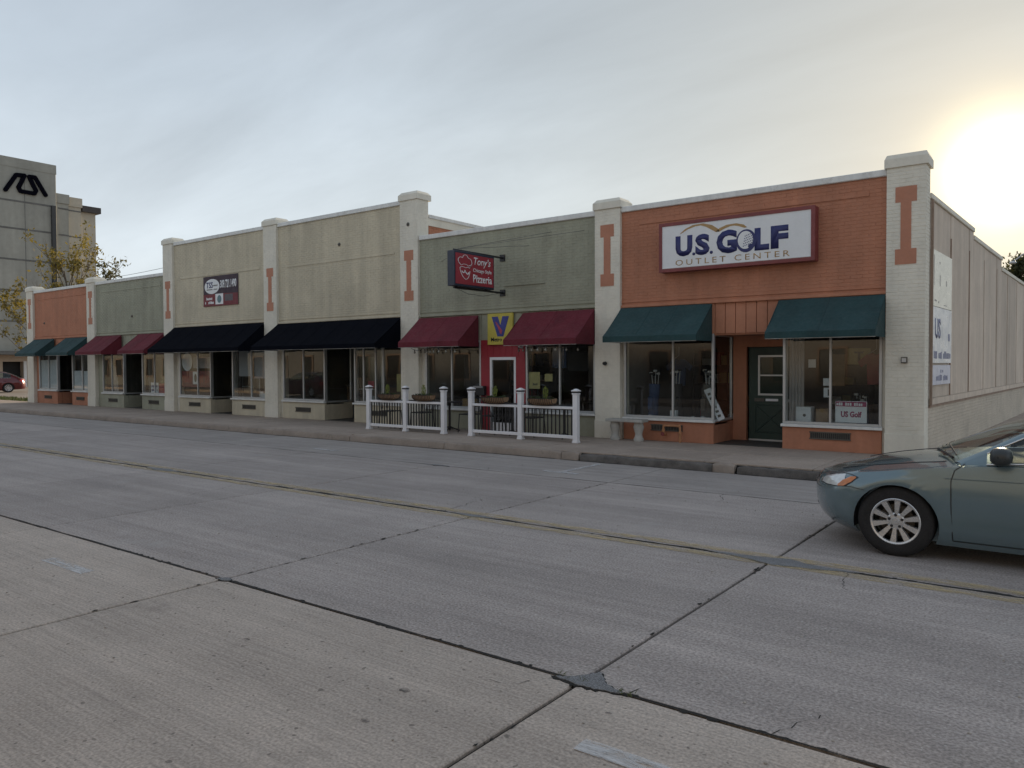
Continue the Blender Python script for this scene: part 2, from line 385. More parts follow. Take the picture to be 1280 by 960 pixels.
for i, (x, y, a, l) in enumerate(((X0 + .3, 3.70, 1.0, .5), (X0 - .15, 3.66, -2.2, .45), (X0 - SP, 7.0, -1.9, .8), (-6.3, 7.0, 1.9, 1.2), (-10.2, 7.05, -1.2, 1.4), (-8.2, 10.2, 1.3, 1.2), (-4.0, 10.2, -1.7, .7), (-12.5, 7.0, 1.2, 1.6), (X0 + .6, 6.97, -1.3, .6), (-15, 10.2, -1.5, 1.5), (-1.2, 3.7, 1.4, .4))): crack(x, y, a, l, i)
# spalled crumbs along the joint edges
q = random.Random(8); mb = MB()
for i in range(170):
    if i % 3: x, y = q.uniform(-8, 1.5), q.choice((3.68, 7.0)) + q.choice((-1, 1)) * q.uniform(.012, .02)
    else: x, y = X0 + q.choice((0, -SP)) + q.choice((-1, 1)) * q.uniform(.012, .02), q.uniform(2, 10)
    mb.prism(jag((x, y), q.uniform(.01, .035), q.uniform(.006, .014), 9, .35, i, 0 if i % 3 else 1.57), lambda u, v: (u, v, .0015), lambda u, v: (u, v, .0028 + i * 1e-6))
mb.build('joint_chips', M_joint, road)
M_yel = worn_paint('worn_yellow_paint', (.58, .47, .28), .58)
M_wht = worn_paint('worn_white_paint', (.66, .66, .66), .85)
for yy in (6.81, 7.06): box('yellow_line', M_yel, road, -120, 60, yy, yy + .14, .004, .0055)
for (xa, xb, ya, yb) in ((-1.9, -1.12, 3.0, 3.12), (-7.75, -6.95, 3.03, 3.15), (-7.35, -6.65, 10.62, 10.74), (-13.4, -12.6, 10.62, 10.74), (-7.05, -6.95, 10.74, 12.0)):
    box('parking_mark', M_wht, road, xa, xb, ya, yb, .004, .0055)
# stains, small stones and debris
q = random.Random(3)
mb = MB()
for i in range(420):
    x, y = q.uniform(-9, 3), q.uniform(2.2, 12); s_ = q.uniform(.004, .011)
    mb.lathe([(s_ * .6, 0), (s_, s_ * .4), (s_ * .4, s_ * .8)], (x, y, .0), 5)
tag(mb.build('gravel', mat('gravel_stone', (.36, .33, .29), .9, .3, 30)), 'loose pale grit scattered over the concrete road', 'gravel', kind='stuff')
M_oil = worn_paint('oil_stain', (.10, .09, .085), .4)
for i, (x, y, a, b) in enumerate(((-1.95, 3.42, .05, .025), (-3.0, 3.0, .09, .05), (-4.4, 2.95, .06, .03), (-2.9, 2.62, .07, .04))):
    patch('oil_stain', jag((x, y), a * .4, b * .45, 26, .2, i), M_oil, .003 + i * .0002, .001)
# weeds in the patch joint
mb = MB()
for i in range(60):
    x, y = X0 + q.choice((-.12, .27, .3, .02)) + q.uniform(-.05, .05), 3.68 + q.uniform(-.03, .04)
    a, l = q.uniform(0, 6.3), q.uniform(.01, .035)
    mb.add([(x, y, .005), (x + .006, y, .005), (x + math.cos(a) * l, y + math.sin(a) * l, .008 + l * .5)], [(0, 1, 2)])
tag(mb.build('weeds', mat('weed_green', (.09, .11, .035), .8, .3, 20)), 'tiny green weeds in the broken road joint', 'weeds', kind='stuff')

pave = struct('pavement')
SW = .15
box('pavement_bed', M_joint, pave, -47, 2.0, 12.36, 15.2, -.1, SW - .03)
pw = 1.77; cols_ = int(math.ceil(47 / pw))
for (ya, yb) in ((12.37, 13.68), (13.68, 15.3)):
    me = MB().box(.006, pw - .006, ya + .006, yb - .006, 0, .09).mesh('paving_slab', M_walk, bevel=.006)
    for k in range(cols_):
        o = bpy.data.objects.new('paving_slab', me); COL.objects.link(o); o.parent = pave
        o.location = (1.9 - (k + 1) * pw, 0, SW - .09 + rnd.uniform(-.003, .003))
for k in range(10):
    o = MB().box(-2.2, 1.9, 15.32 + k * 2.0, 15.32 + (k + 1) * 2.0 - .012, SW - .09, SW - .002).build('paving_slab', M_walk, pave, bevel=.006)
kerb = struct('kerb')
q = random.Random(11)
def kerb_piece(xa, xb, m_, y0=12.2, wob=0.0, h=SW):
    n = max(2, int((xb - xa) / .12)); mb = MB(); prof = [(-.0, 0), (.012, h * .75), (.03, h * .97), (.06, h), (.16, h)]
    pts = []
    for i in range(n + 1):
        x = xa + (xb - xa) * i / n; e = min(i, n - i); r_ = .03 if e == 0 else 0
        d = q.uniform(-wob, wob); pts.append([(x, y0 + a + (d if z > 0 else d * .4) + (r_ if a < .1 else 0), z - (q.uniform(0, wob) if z > 0 else 0) - (r_ * .6 if z > 0 else .07)) for a, z in prof])
    np_ = len(prof); vs_ = [p for r in pts for p in r]; fs_ = []
    for i in range(n):
        for j in range(np_ - 1): fs_.append((i * np_ + j, (i + 1) * np_ + j, (i + 1) * np_ + j + 1, i * np_ + j + 1))
    fs_ += [tuple(range(np_)), tuple(range(n * np_, (n + 1) * np_))[::-1]]
    mb.add(vs_, fs_).build('kerb_stone', m_, kerb, smooth=True, flat_angle=50)
x = -47.0
while x < -8: kerb_piece(x, x + 3.0 - .012, M_kerb, wob=.004); x += 3.0
kerb_piece(-8.0, -7.62, M_kerb, wob=.01)
kerb_piece(-7.58, -5.0, M_kerbd, wob=.02, h=.135); kerb_piece(-5.0, -4.62, M_kerb, 12.22, .018); kerb_piece(-4.56, -2.75, M_kerbd, 12.18, .022, .135); kerb_piece(-2.72, 1.9, M_kerbd, 12.2, .02, .135)
# side street on the right, far-side pavement where the photographer stands, left-hand lot
side = tag(MB().box(2.0, 10, 12.25, 140, -.1, -.01).build('side_street', M_asph2), kind='structure')
o_ = tag(MB().box(-120, 70, -3.6, .28, -.1, SW).build('near_pavement', M_walk), kind='structure')
lot = tag(MB().box(-150, -39.7, 17.5, 60, -.1, .02).build('parking_lot', mat('lot_concrete', (.30, .25, .21), .9, .15, .6)), kind='structure')
far_walk = tag(MB().box(-150, -47.1, 12.3, 15.2, -.1, SW - .01).build('left_pavement', M_walk), kind='structure')
box('verge_soil', M_ground, lot, -150, -39.6, 15.2, 17.5, -.1, .08)
M_grass = mat('grass_blade', (.10, .125, .035), .9, .3, 3)
mb = MB(); q = random.Random(5)
for i in range(9000):
    x, y = q.uniform(-75, -39.8), q.uniform(15.3, 17.4); a = q.uniform(0, 6.28); h = q.uniform(.05, .14); w = .02
    mb.add([(x - w * math.cos(a), y - w * math.sin(a), .07), (x + w * math.cos(a), y + w * math.sin(a), .07), (x + q.uniform(-.04, .04), y + q.uniform(-.04, .04), .07 + h)], [(0, 1, 2)])
tag(mb.build('grass', M_grass), 'short dry grass verge beside the left end of the shop row', 'grass', kind='stuff')

# ------------------------------------------------------------------ the row of shops
PX = [(-39.28, -38.62), (-33.34, -32.68), (-27.28, -26.64), (-21.17, -20.50), (-15.02, -14.36), (-8.88, -8.24), (-2.88, -2.25)]
BL, BH, JT = .203, .058, .008
def brick_geo(mb, x0, x1, z0, z1, y, seed=1, tf=None, skip=None):
    """Running bond, facing -Y; tf maps (x, y, z) to world."""
    q = random.Random(seed); row = 0; z = z0; tf = tf or (lambda a, b, c: (a, b, c))
    while z < z1 - .02:
        zt = min(z + BH, z1); x = x0 - (BL / 2 if row % 2 else 0)
        while x < x1 - .02:
            a, b = max(x, x0), min(x + BL, x1)
            if b - a > .03:
                j = q.uniform(-.0018, .0012); e = .003
                vs = [(a, y + .0058, z), (b, y + .0058, z), (b, y + .0058, zt), (a, y + .0058, zt), (a + e, y + j, z + e), (b - e, y + j, z + e), (b - e, y + j, zt - e), (a + e, y + j, zt - e)]
                mb.add([tf(*v) for v in vs], [(4, 5, 6, 7), (0, 1, 5, 4), (1, 2, 6, 5), (2, 3, 7, 6), (3, 0, 4, 7)])
            x += BL + JT
        z += BH + JT; row += 1
def bricks(parent, m_, x0, x1, z0, z1, y, seed):
    mb = MB(); brick_geo(mb, x0, x1, z0, z1, y, seed); o = mb.build('bricks', m_, parent); o['kind'] = 'stuff'; return o
def pillar(parent, i, ztop):
    a, b = PX[i]; y = 14.97
    p = box('pillar', M_cream, parent, a + .004, b - .004, y + .0042, 15.40, SW - .01, ztop - .25)
    bricks(p, M_cream, a, b, SW + .40, ztop - .25, y, 100 + i)
    box('plinth', M_cream, p, a - .01, b + .01, y - .014, 15.06, SW - .005, SW + .40, bevel=.008)
    mb = MB()                                                     # returns of the pillar, right and left cheek
    brick_geo(mb, 0, .40, SW, ztop - .25, 0, 300 + i, tf=lambda u, d, z, b=b: (b - d, 14.975 + u, z))
    o = mb.build('bricks', M_cream, p); o['kind'] = 'stuff'
    c = .035
    cap = MB(); z0, z1, z2 = ztop - .25, ztop - .10, ztop - .02
    def ring(g, z): return [(a - g, y - g, z), (b + g, y - g, z), (b + g, 15.45 + g, z), (a - g, 15.45 + g, z)]
    cap.hexa(ring(c, z0) + ring(c, z1)); cap.hexa(ring(c - .002, z1) + ring(-.035 if i < 6 else .0, z2))
    cap.build('cap', M_cream, p, bevel=.004)
    mx = (a + b) / 2; w, fl, wb = .17, .27, .085                # painted I-shaped emblem
    poly = [(-w, 3.54), (w, 3.54), (w, 3.54 + fl), (wb, 3.54 + fl), (wb, 4.9 - fl), (w, 4.9 - fl), (w, 4.9), (-w, 4.9), (-w, 4.9 - fl), (-wb, 4.9 - fl), (-wb, 3.54 + fl), (-w, 3.54 + fl)]
    MB().prism(poly, lambda u, z: (mx + u, y + .004, z), lambda u, z: (mx + u, y - .007, z)).build('emblem', M_motif, p)
    return p
def frame_x(parent, xa, xb, mulls, z0, z1, y, m_=None, w=.05, name='window', sill=True, gl=None, d=.06, mw=.04, trans=None):
    """Shop window in a wall facing -Y: frame > panes, sill."""
    m_ = m_ or M_alu; mb = MB()
    mb.box(xa, xa + w, y, y + d, z0, z1).box(xb - w, xb, y, y + d, z0, z1).box(xa + w, xb - w, y, y + d, z1 - w, z1).box(xa + w, xb - w, y, y + d, z0, z0 + w)
    o = mb.build(name, m_, parent, bevel=.004)
    e = [xa + w] + [v for v in mulls] + [xb - w]
    for v in mulls: box('mullion', m_, o, v - mw / 2, v + mw / 2, y + .003, y + d - .003, z0 + w, z1 - w)
    for i in range(len(e) - 1):
        a = e[i] + (mw / 2 if i else 0); b = e[i + 1] - (mw / 2 if i < len(e) - 2 else 0)
        box('pane', gl or M_glass, o, a, b, y + .026, y + .032, z0 + w, z1 - w)
    if sill: box('sill', M_coping, o, xa - .02, xb + .02, y - .07, y + .05, z0 - .055, z0 - .002, bevel=.006)
    return o
def frame_y(parent, x, ya, yb, z0, z1, m_=None, w=.045, name='window', gl=None):
    m_ = m_ or M_alu; mb = MB(); d = .05
    mb.box(x - d / 2, x + d / 2, ya, ya + w, z0, z1).box(x - d / 2, x + d / 2, yb - w, yb, z0, z1).box(x - d / 2, x + d / 2, ya + w, yb - w, z1 - w, z1).box(x - d / 2, x + d / 2, ya + w, yb - w, z0, z0 + w)
    o = mb.build(name, m_, parent)
    box('pane', gl or M_glass, o, x - .003, x + .003, ya + w, yb - w, z0 + w, z1 - w)
    return o
def vent(parent, xa, xb, z0, z1, y):
    o = MB().box(xa, xb, y - .012, y + .03, z0, z1).build('vent', M_dark, parent)
    n = max(4, int((xb - xa) / .035))
    mb = MB()
    for i in range(n):
        c = xa + (xb - xa) * (i + .5) / n; mb.box(c - .006, c + .006, y - .02, y - .013, z0 + .01, z1 - .01)
    mb.box(xa - .012, xb + .012, y - .024, y - .012, z0 - .012, z0 + .01).box(xa - .012, xb + .012, y - .024, y - .012, z1 - .01, z1 + .012)
    mb.build('grille', M_grille, o)
    return o
ZT, ZW = 3.04, 2.42
plank_me = {}
def bay(x0, x1, label, M_w, top, wins, rec, sill, line_z, band=3.04, rdepth=1.1, M_bulk=None, pil=(), door='glass', fld_ledge=True, sidewalls=(True, True), depth=14.0, int_col=None):
    """One shop: brick upper wall, boarded band, windows over a bulkhead, recessed entrance, room behind, roof."""
    b = thing('shop_building', ((x0 + x1) / 2, 15.06, 0), label, 'shop', 'shops in the row')
    yF = 15.06; M_b = M_bulk or M_w
    w = box('wall', M_w, b, x0 - .02, x1 + .02, yF + .0042, 15.32, band + .06, top)
    bricks(w, M_w, x0, x1, band + .12, top - .02, yF, int(-x0))
    box('ledge', M_w, b, x0, x1, yF - .05, yF + .1, band, band + .058, bevel=.008)
    box('ledge', M_w, b, x0, x1, yF - .018, yF + .02, band + .115, band + .15)
    if fld_ledge: box('string_course', M_w, w, x0 + .42, x1 - .30, yF - .016, yF + .01, line_z, line_z + .05)
    box('coping', M_coping, b, x0, x1, yF - .05, 15.42, top, top + .12, bevel=.012)
    # boarded band above the windows, board by board
    n = int((x1 - x0) / .21); pw_ = (x1 - x0) / n
    me = MB().box(.006, pw_ - .006, 0, .03, 0, band - ZW).mesh('plank', M_w, bevel=.004)
    for i in range(n):
        o = bpy.data.objects.new('plank', me); COL.objects.link(o); o.parent = b
        o.location = Vector((x0 + i * pw_, yF + .012 + rnd.uniform(-.003, .003), ZW)) - aloc(b)
    box('plank_backing', M_w, b, x0, x1, yF + .045, 15.32, ZW, band + .05)
    for (xa, xb, mulls) in wins:
        frame_x(b, xa, xb, mulls, sill, ZW, yF + .01)
        k = MB().box(xa, xb, yF, yF + .2, SW, sill - .06).build('bulkhead', M_b, b, bevel=.006)
        c = (xa + xb) / 2
        if door != 'flush': vent(k, c - .36, c + .36, .38, .50, yF)
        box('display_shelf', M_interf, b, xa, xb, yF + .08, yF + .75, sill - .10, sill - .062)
    # strips between windows and pillars
    edges = sorted([(a, c) for a, c, _ in wins] + ([tuple(rec)] if rec else [(-12.28, -10.88)]))
    lo = x0
    for (a, c) in edges + [(x1, x1)]:
        if a - lo > .03: box('jamb_post', M_b if a - lo > .3 else M_cream, b, lo, a - .001, yF + .05, yF + .16, SW, ZW)
        lo = c
    if rec:
        ra, rb = rec; yb_ = yF + rdepth
        for xx, s_ in ((ra, -1), (rb, 1)):
            box('return_bulkhead', M_b, b, xx + (s_ * .0 if s_ > 0 else -.14), xx + (.14 if s_ > 0 else 0), yF + .205, yb_, SW, sill - .06)
            frame_y(b, xx + s_ * .04, yF + .08, yb_, sill - .04, ZW)
        box('entrance_floor', M_interf, b, ra + .002, rb - .002, yF + .02, yb_ + .05, SW - .05, SW + .012)
        box('entrance_soffit', M_w, b, ra - .1, rb + .1, yF + .05, yb_ + .1, ZW - .03, ZW - .001)
        dw = .92; dc = rb - .14 - dw / 2 if door == 'golf' else (ra + rb) / 2
        da, db = dc - dw / 2, dc + dw / 2
        back = MB().box(ra, da - .05, yb_, yb_ + .1, SW, ZW - .03).box(db + .05, rb, yb_, yb_ + .1, SW, ZW - .03).box(da - .05, db + .05, yb_, yb_ + .1, 2.16, ZW - .03)
        back.build('entrance_wall', M_w if door == 'golf' else M_darkalu, b)
        if door == 'golf':
            d_ = MB().box(da, db, yb_ + .03, yb_ + .075, SW + .02, 2.15).build('door', mat('door_green', (.022, .045, .036), .5, .15, 2), b)
            box('glazing', M_cglass, d_, da + .235, db - .165, yb_ + .018, yb_ + .029, 1.17, 1.94)
            fr = MB(); fa, fb = da + .2, db - .13
            fr.box(fa, fa + .04, yb_ + .002, yb_ + .03, 1.13, 1.98).box(fb - .04, fb, yb_ + .002, yb_ + .03, 1.13, 1.98).box(fa + .04, fb - .04, yb_ + .002, yb_ + .03, 1.94, 1.98).box(fa + .04, fb - .04, yb_ + .002, yb_ + .03, 1.13, 1.17).box(fa + .04, fb - .04, yb_ + .002, yb_ + .03, 1.54, 1.57)
            fr.build('window_frame', M_alu, d_)
            box('mail_slot', M_whitep, d_, da + .36, da + .62, yb_ + .012, yb_ + .03, 1.01, 1.06)
            box('number_plate', M_grille, d_, da + .12, da + .33, yb_ + .012, yb_ + .03, 1.0, 1.07)
            MB().lathe([(.012, .05), (.014, .03), (.034, .02), (.036, 0), (.02, -.015)], (db - .07, yb_ - .02, 1.03), 12, 'Y').build('handle', M_alu, d_, smooth=True)
            pn = MB()                                    # moulded X in the lower panel
            for (u0, w0, u1, w1) in ((da + .14, .35, db - .14, .35), (da + .14, .92, db - .14, .92), (da + .14, .35, da + .14, .92), (db - .14, .35, db - .14, .92), (da + .14, .35, db - .14, .92), (da + .14, .92, db - .14, .35)):
                pn.tube([(u0, yb_ + .03, w0), (u1, yb_ + .03, w1)], .014, 6)
            pn.build('moulding', MATS['door_green'], d_)
            box('kick_strip', M_alu, d_, da, db, yb_ + .02, yb_ + .03, SW + .015, SW + .05)
        else:
            d_ = MB().box(da, da + .07, yb_ + .03, yb_ + .075, SW + .02, 2.15).box(db - .07, db, yb_ + .03, yb_ + .075, SW + .02, 2.15).box(da + .07, db - .07, yb_ + .03, yb_ + .075, 2.05, 2.15).box(da + .07, db - .07, yb_ + .03, yb_ + .075, SW + .02, .40).build('door', M_darkalu, b)
            box('pane', M_glass, d_, da + .07, db - .07, yb_ + .05, yb_ + .056, .40, 2.05)
            MB().tube([(da + .1, yb_ + .03, 1.05), (da + .1, yb_ - .03, 1.07), (db - .1, yb_ - .03, 1.07), (db - .1, yb_ + .03, 1.05)], .013, 8).build('push_bar', M_alu, d_)
    # room behind the glass
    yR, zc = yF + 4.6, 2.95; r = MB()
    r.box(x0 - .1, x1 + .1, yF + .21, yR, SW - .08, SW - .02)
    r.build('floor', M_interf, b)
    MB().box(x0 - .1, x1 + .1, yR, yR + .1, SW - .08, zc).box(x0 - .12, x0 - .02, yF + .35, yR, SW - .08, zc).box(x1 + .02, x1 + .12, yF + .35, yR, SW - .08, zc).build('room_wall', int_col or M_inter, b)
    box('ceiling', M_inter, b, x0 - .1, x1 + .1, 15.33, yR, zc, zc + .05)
    box('roof', M_roof, b, x0 - .3, x1 + .3, 15.33, 15.33 + depth, top - .35, top - .25)
    box('rear_wall', M_w, b, x0 - .3, x1 + .3, 15.34 + depth, 15.55 + depth, -.1, top - .1)
    return b

LOW, TALL = 5.14, 6.17
b1 = bay(PX[0][1], PX[1][0], 'narrow orange shop with two green awnings at the far left end of the row', M_orange, LOW,
         [(-38.3, -36.42, [-37.33]), (-35.0, -33.45, [-34.07])], (-36.42, -35.0), .76, 4.82)
b2 = bay(PX[1][1], PX[2][0], 'low sage green shop with two maroon awnings next to the orange end shop', M_sage, LOW,
         [(-32.25, -30.52, [-31.49]), (-29.1, -27.36, [-28.2])], (-30.52, -29.1), .74, 4.8)
b3 = bay(PX[2][1], PX[3][0], 'tall tan shop with black awning and a banner on its wall', M_tan, TALL,
         [(-26.42, -24.41, [-25.25]), (-23.14, -21.2, [-22.06])], (-24.41, -23.14), .72, 4.93, band=3.2)
b4 = bay(PX[3][1], PX[4][0], 'tall tan shop with black awning and bare wall beside the pizzeria', M_tan, TALL,
         [(-20.36, -18.34, [-19.36]), (-17.03, -15.05, [-16.64, -16.14, -15.83])], (-18.34, -17.03), .72, 4.87, band=3.12)
b5 = bay(PX[4][1], PX[5][0], 'low sage green pizzeria with a bright red door', M_sage, LOW,
         [(-14.2, -12.28, [-13.27]), (-10.88, -8.93, [-9.90])], None, .68, 4.85, band=3.08, door='flush', fld_ledge=False)
b6 = bay(PX[5][1], PX[6][0], 'orange corner golf shop with dark green awnings and a panelled side wall', M_orange, LOW,
         [(-8.2, -6.12, [-7.03]), (-4.72, -2.95, [-3.84])], (-6.12, -4.72), .64, 4.83, band=3.04, door='golf')
for i, (b_, z_) in enumerate(((b1, 5.5), (b2, 5.5), (b3, 6.5), (b4, 6.5), (b5, 6.5), (b6, 5.5))): pillar(b_, i, z_)
pillar(b6, 6, 5.5)

# side of the taller block showing over the pizzeria roof: orange brick under a pale fascia
sx = PX[4][1] - .05
mbx = MB().box(sx - .25, sx, 15.42, 29.5, 4.8, 5.60); mbx.build('side_wall', M_orange, b4)
mb = MB(); brick_geo(mb, 0, 9, 4.95, 5.58, 0, 77, tf=lambda u, d, z: (sx + .008 - d, 15.45 + u, z)); o = mb.build('bricks', M_orange, b4); o['kind'] = 'stuff'
box('fascia', M_cream, b4, sx - .02, sx + .03, 15.42, 29.5, 5.60, 5.80)
box('coping', M_coping, b4, sx - .3, sx + .06, 15.43, 29.6, 5.80, 5.90, bevel=.01)
for xx, bb in ((PX[2][0] + .05, b3),):
    box('side_wall', M_tan, bb, xx, xx + .25, 15.45, 29.5, 4.8, 5.9); box('coping', M_coping, bb, xx - .04, xx + .28, 15.46, 29.6, 5.9, 6.0)
box('side_wall', M_orange, b1, PX[0][0] + .05, PX[0][0] + .3, 15.42, 29.5, -.1, 5.1)
# pizzeria entrance: red boarded panel with a white-framed glass door
yF = 15.06
rp = MB().box(-12.27, -11.98, yF + .005, yF + .14, SW, ZW).box(-11.17, -10.89, yF + .005, yF + .14, SW, ZW).box(-11.98, -11.17, yF + .005, yF + .14, 1.99, ZW).build('door_surround', M_redpaint, b5)
for k in range(8): box('batten', M_redpaint, rp, -12.25 + k * .19, -12.235 + k * .19, yF - .004, yF + .006, 2.0, ZW - .01)
d5 = MB().box(-11.98, -11.92, yF + .0, yF + .06, SW + .01, 1.99).box(-11.23, -11.17, yF + .0, yF + .06, SW + .01, 1.99).box(-11.92, -11.23, yF, yF + .06, 1.92, 1.99).box(-11.92, -11.23, yF, yF + .06, SW + .01, .36).build('door', M_white, b5)
box('pane', M_glass, d5, -11.92, -11.23, yF + .026, yF + .032, .36, 1.92)
MB().tube([(-11.88, yF, 1.0), (-11.88, yF - .05, 1.0), (-11.88, yF - .05, 1.25), (-11.88, yF, 1.25)], .01, 8).build('handle', M_alu, d5)

# ------------------------------------------------------------------ panelled side wall of the corner shop (runs 2.4 degrees off square)
TH = R(2.4); OS = Vector((-2.27, 15.40, 0)); uS = Vector((math.sin(TH), math.cos(TH), 0)); nS = Vector((math.cos(TH), -math.sin(TH), 0))
def sp(l, o, z): return OS + uS * (l - .40) + nS * o + Vector((0, 0, z))
def sbox(name, m_, parent, l0, l1, o0, o1, z0, z1, **k):
    return MB().hexa([sp(l0, o1, z0), sp(l1, o1, z0), sp(l1, o0, z0), sp(l0, o0, z0), sp(l0, o1, z1), sp(l1, o1, z1), sp(l1, o0, z1), sp(l0, o0, z1)]).build(name, m_, parent, **k)
tops = [(.40, 5.02, 4.72), (5.02, 9.6, 4.56), (9.6, 19.5, 4.28)]
M_sbrick = mat('side_brick_paint', (.54, .475, .39), .8, .10, 1.5, .2, 60, dirt=((.27, .24, .20), 1.4, .58, .5))
sw_ = sbox('side_wall', M_sbrick, b6, .40, 19.5, -.25, -.002, -.1, 1.2)
mb = MB(); brick_geo(mb, .40, 15.0, .02, 1.05, 0, 55, tf=lambda u, d, z: sp(u, .006 - d, z)); o = mb.build('bricks', M_sbrick, sw_); o['kind'] = 'stuff'
for (la, lb, zt) in tops:
    sbox('side_wall', M_tan, b6, la, lb, -.25, -.012, 1.2, zt)
    sbox('coping', M_cream, b6, la, lb - .004, -.29, .05, zt, zt + .10, bevel=.01)
lb_ = [.42, 2.36, 4.48, 6.54, 8.71, 10.8, 12.9, 15.0, 17.2, 19.4]
for i in range(len(lb_) - 1):
    la, lb = lb_[i] + .01, lb_[i + 1] - .01
    for (ta, tb, zt) in tops:
        a, c = max(la, ta), min(lb, tb)
        if c - a > .05: sbox('panel', M_panel, sw_, a + .002, c - .002, -.01, .012 + (i % 3) * .005, 1.17, zt - .004)
    sbox('batten', M_ptrim if i < 2 else M_panel, sw_, lb + .0, lb + .035, .0, .034, 1.17, 4.25)
sbox('bottom_board', M_panel, sw_, .45, 19.4, .012, .055, 1.05, 1.16)
sbox('edge_board', M_ptrim, sw_, .42, .47, .03, .07, 1.02, 4.7)
sbox('lower_trim_board', M_ptrim, sw_, .45, 19.4, .008, .03, .995, 1.046)  # thin dark trim strip below the bottom board

# ------------------------------------------------------------------ awnings
def awning(xa, xb, m_, label, ztop=3.03, y0=14.19, zlow=2.385, zval=2.265, yw=15.0):
    t = thing('awning', ((xa + xb) / 2, yw, ztop), label, 'awning', 'shop awnings'); n, k = 14, 5; th = .012
    def P(i, j, d=0):
        u, v = i / n, j / k; sag = .03 * math.sin(math.pi * v) * (.5 + .5 * abs(math.cos(math.pi * u * 3))) + .004 * math.sin(9 * u + xa)
        return (xa + (xb - xa) * u, yw + (y0 - yw) * v, ztop + (zlow - ztop) * v - sag - d)
    g = MB(); vs = [P(i, j) for i in range(n + 1) for j in range(k + 1)]; N_ = len(vs); vs += [P(i, j, th) for i in range(n + 1) for j in range(k + 1)]
    fs = []; w = k + 1
    for i in range(n):
        for j in range(k):
            a = i * w + j; fs += [(a, a + 1, a + w + 1, a + w), (N_ + a, N_ + a + w, N_ + a + w + 1, N_ + a + 1)]
        fs += [(i * w, (i + 1) * w, N_ + (i + 1) * w, N_ + i * w), (i * w + k, N_ + i * w + k, N_ + (i + 1) * w + k, (i + 1) * w + k)]
    for j in range(k): fs += [(j, N_ + j, N_ + j + 1, j + 1), (n * w + j, n * w + j + 1, N_ + n * w + j + 1, N_ + n * w + j)]
    g.add(vs, fs).build('canopy', m_, t, smooth=True)
    for i in range(1, max(2, int((xb - xa) / .7))):
        u = i / max(2, int((xb - xa) / .7)); ii = round(u * n)
        MB().tube([Vector(P(ii, j)) + Vector((0, 0, .0015)) for j in range(k + 1)], .0045, 5).build('seam', m_, t)
    v = MB(); nn = 20
    for i in range(nn):
        a, c = xa + (xb - xa) * i / nn, xa + (xb - xa) * (i + 1) / nn; f = lambda x: .006 * math.sin(x * 11 + xa) + .003 * math.sin(x * 23)
        v.add([(a, y0 - .002, zlow - .004), (c, y0 - .002, zlow - .004), (c, y0 + f(c), zval), (a, y0 + f(a), zval)], [(0, 1, 2, 3)])
        v.add([(a, y0 + .006, zlow - .004), (c, y0 + .006, zlow - .004), (c, y0 + .008 + f(c), zval), (a, y0 + .008 + f(a), zval)], [(3, 2, 1, 0)])
        v.add([(a, y0 + f(a), zval), (c, y0 + f(c), zval), (c, y0 + .008 + f(c), zval), (a, y0 + .008 + f(a), zval)], [(0, 1, 2, 3)])
    v.build('valance', m_, t, smooth=True)
    for x, d in ((xa, .008), (xb - .008, .008)):
        MB().prism([(yw, ztop - .006), (y0 + .012, zlow - .012), (y0 + .012, zval), (yw, zval)], lambda y, z: (x, y, z), lambda y, z: (x + d, y, z)).build('side_panel', m_, t)
    fr = MB().tube([(xa + .02, y0 + .03, zval + .03), (xb - .02, y0 + .03, zval + .03)], .012, 6)
    c = int((xb - xa) / 1.0) + 1
    for i in range(c + 1):
        x = xa + .03 + (xb - xa - .06) * i / c; fr.tube([(x, y0 + .03, zval + .03), (x, yw - .02, zval + .03)], .010, 6).tube([(x, y0 + .03, zlow - .085), (x, yw - .02, ztop - .085)], .010, 6)
    fr.build('frame', M_alu, t)
    box('hem_bar', M_alu, t, xa, xb, y0 + .010, y0 + .024, zval - .008, zval + .006)
    return t
awning(-38.58, -36.50, M_green, 'leftmost green awning at the far end of the row')
awning(-35.40, -33.36, M_green, 'second green awning from the left, beside the maroon ones')
awning(-32.66, -30.50, M_maroon, 'leftmost maroon awning on the small sage shop')
awning(-29.20, -27.29, M_maroon, 'maroon awning touching the left black awning')
awning(-26.63, -21.18, M_black, 'wide black awning below the banner on the left tan shop', 3.19, 14.0)
awning(-20.49, -15.03, M_black, 'wide black awning next to the pizzeria on the right tan shop', 3.11, 14.0)
awning(-14.34, -12.29, M_maroon, 'maroon awning left of the yellow sign', 3.05, 14.2, 2.39, 2.26)
awning(-10.90, -8.90, M_maroon, 'maroon awning overlapping the yellow sign on its right', 3.05, 14.2, 2.385, 2.25)
awning(-8.23, -6.13, M_green, 'dark green awning left of the golf shop door')
awning(-4.78, -2.89, M_green, 'dark green awning right of the golf shop door by the corner pillar')

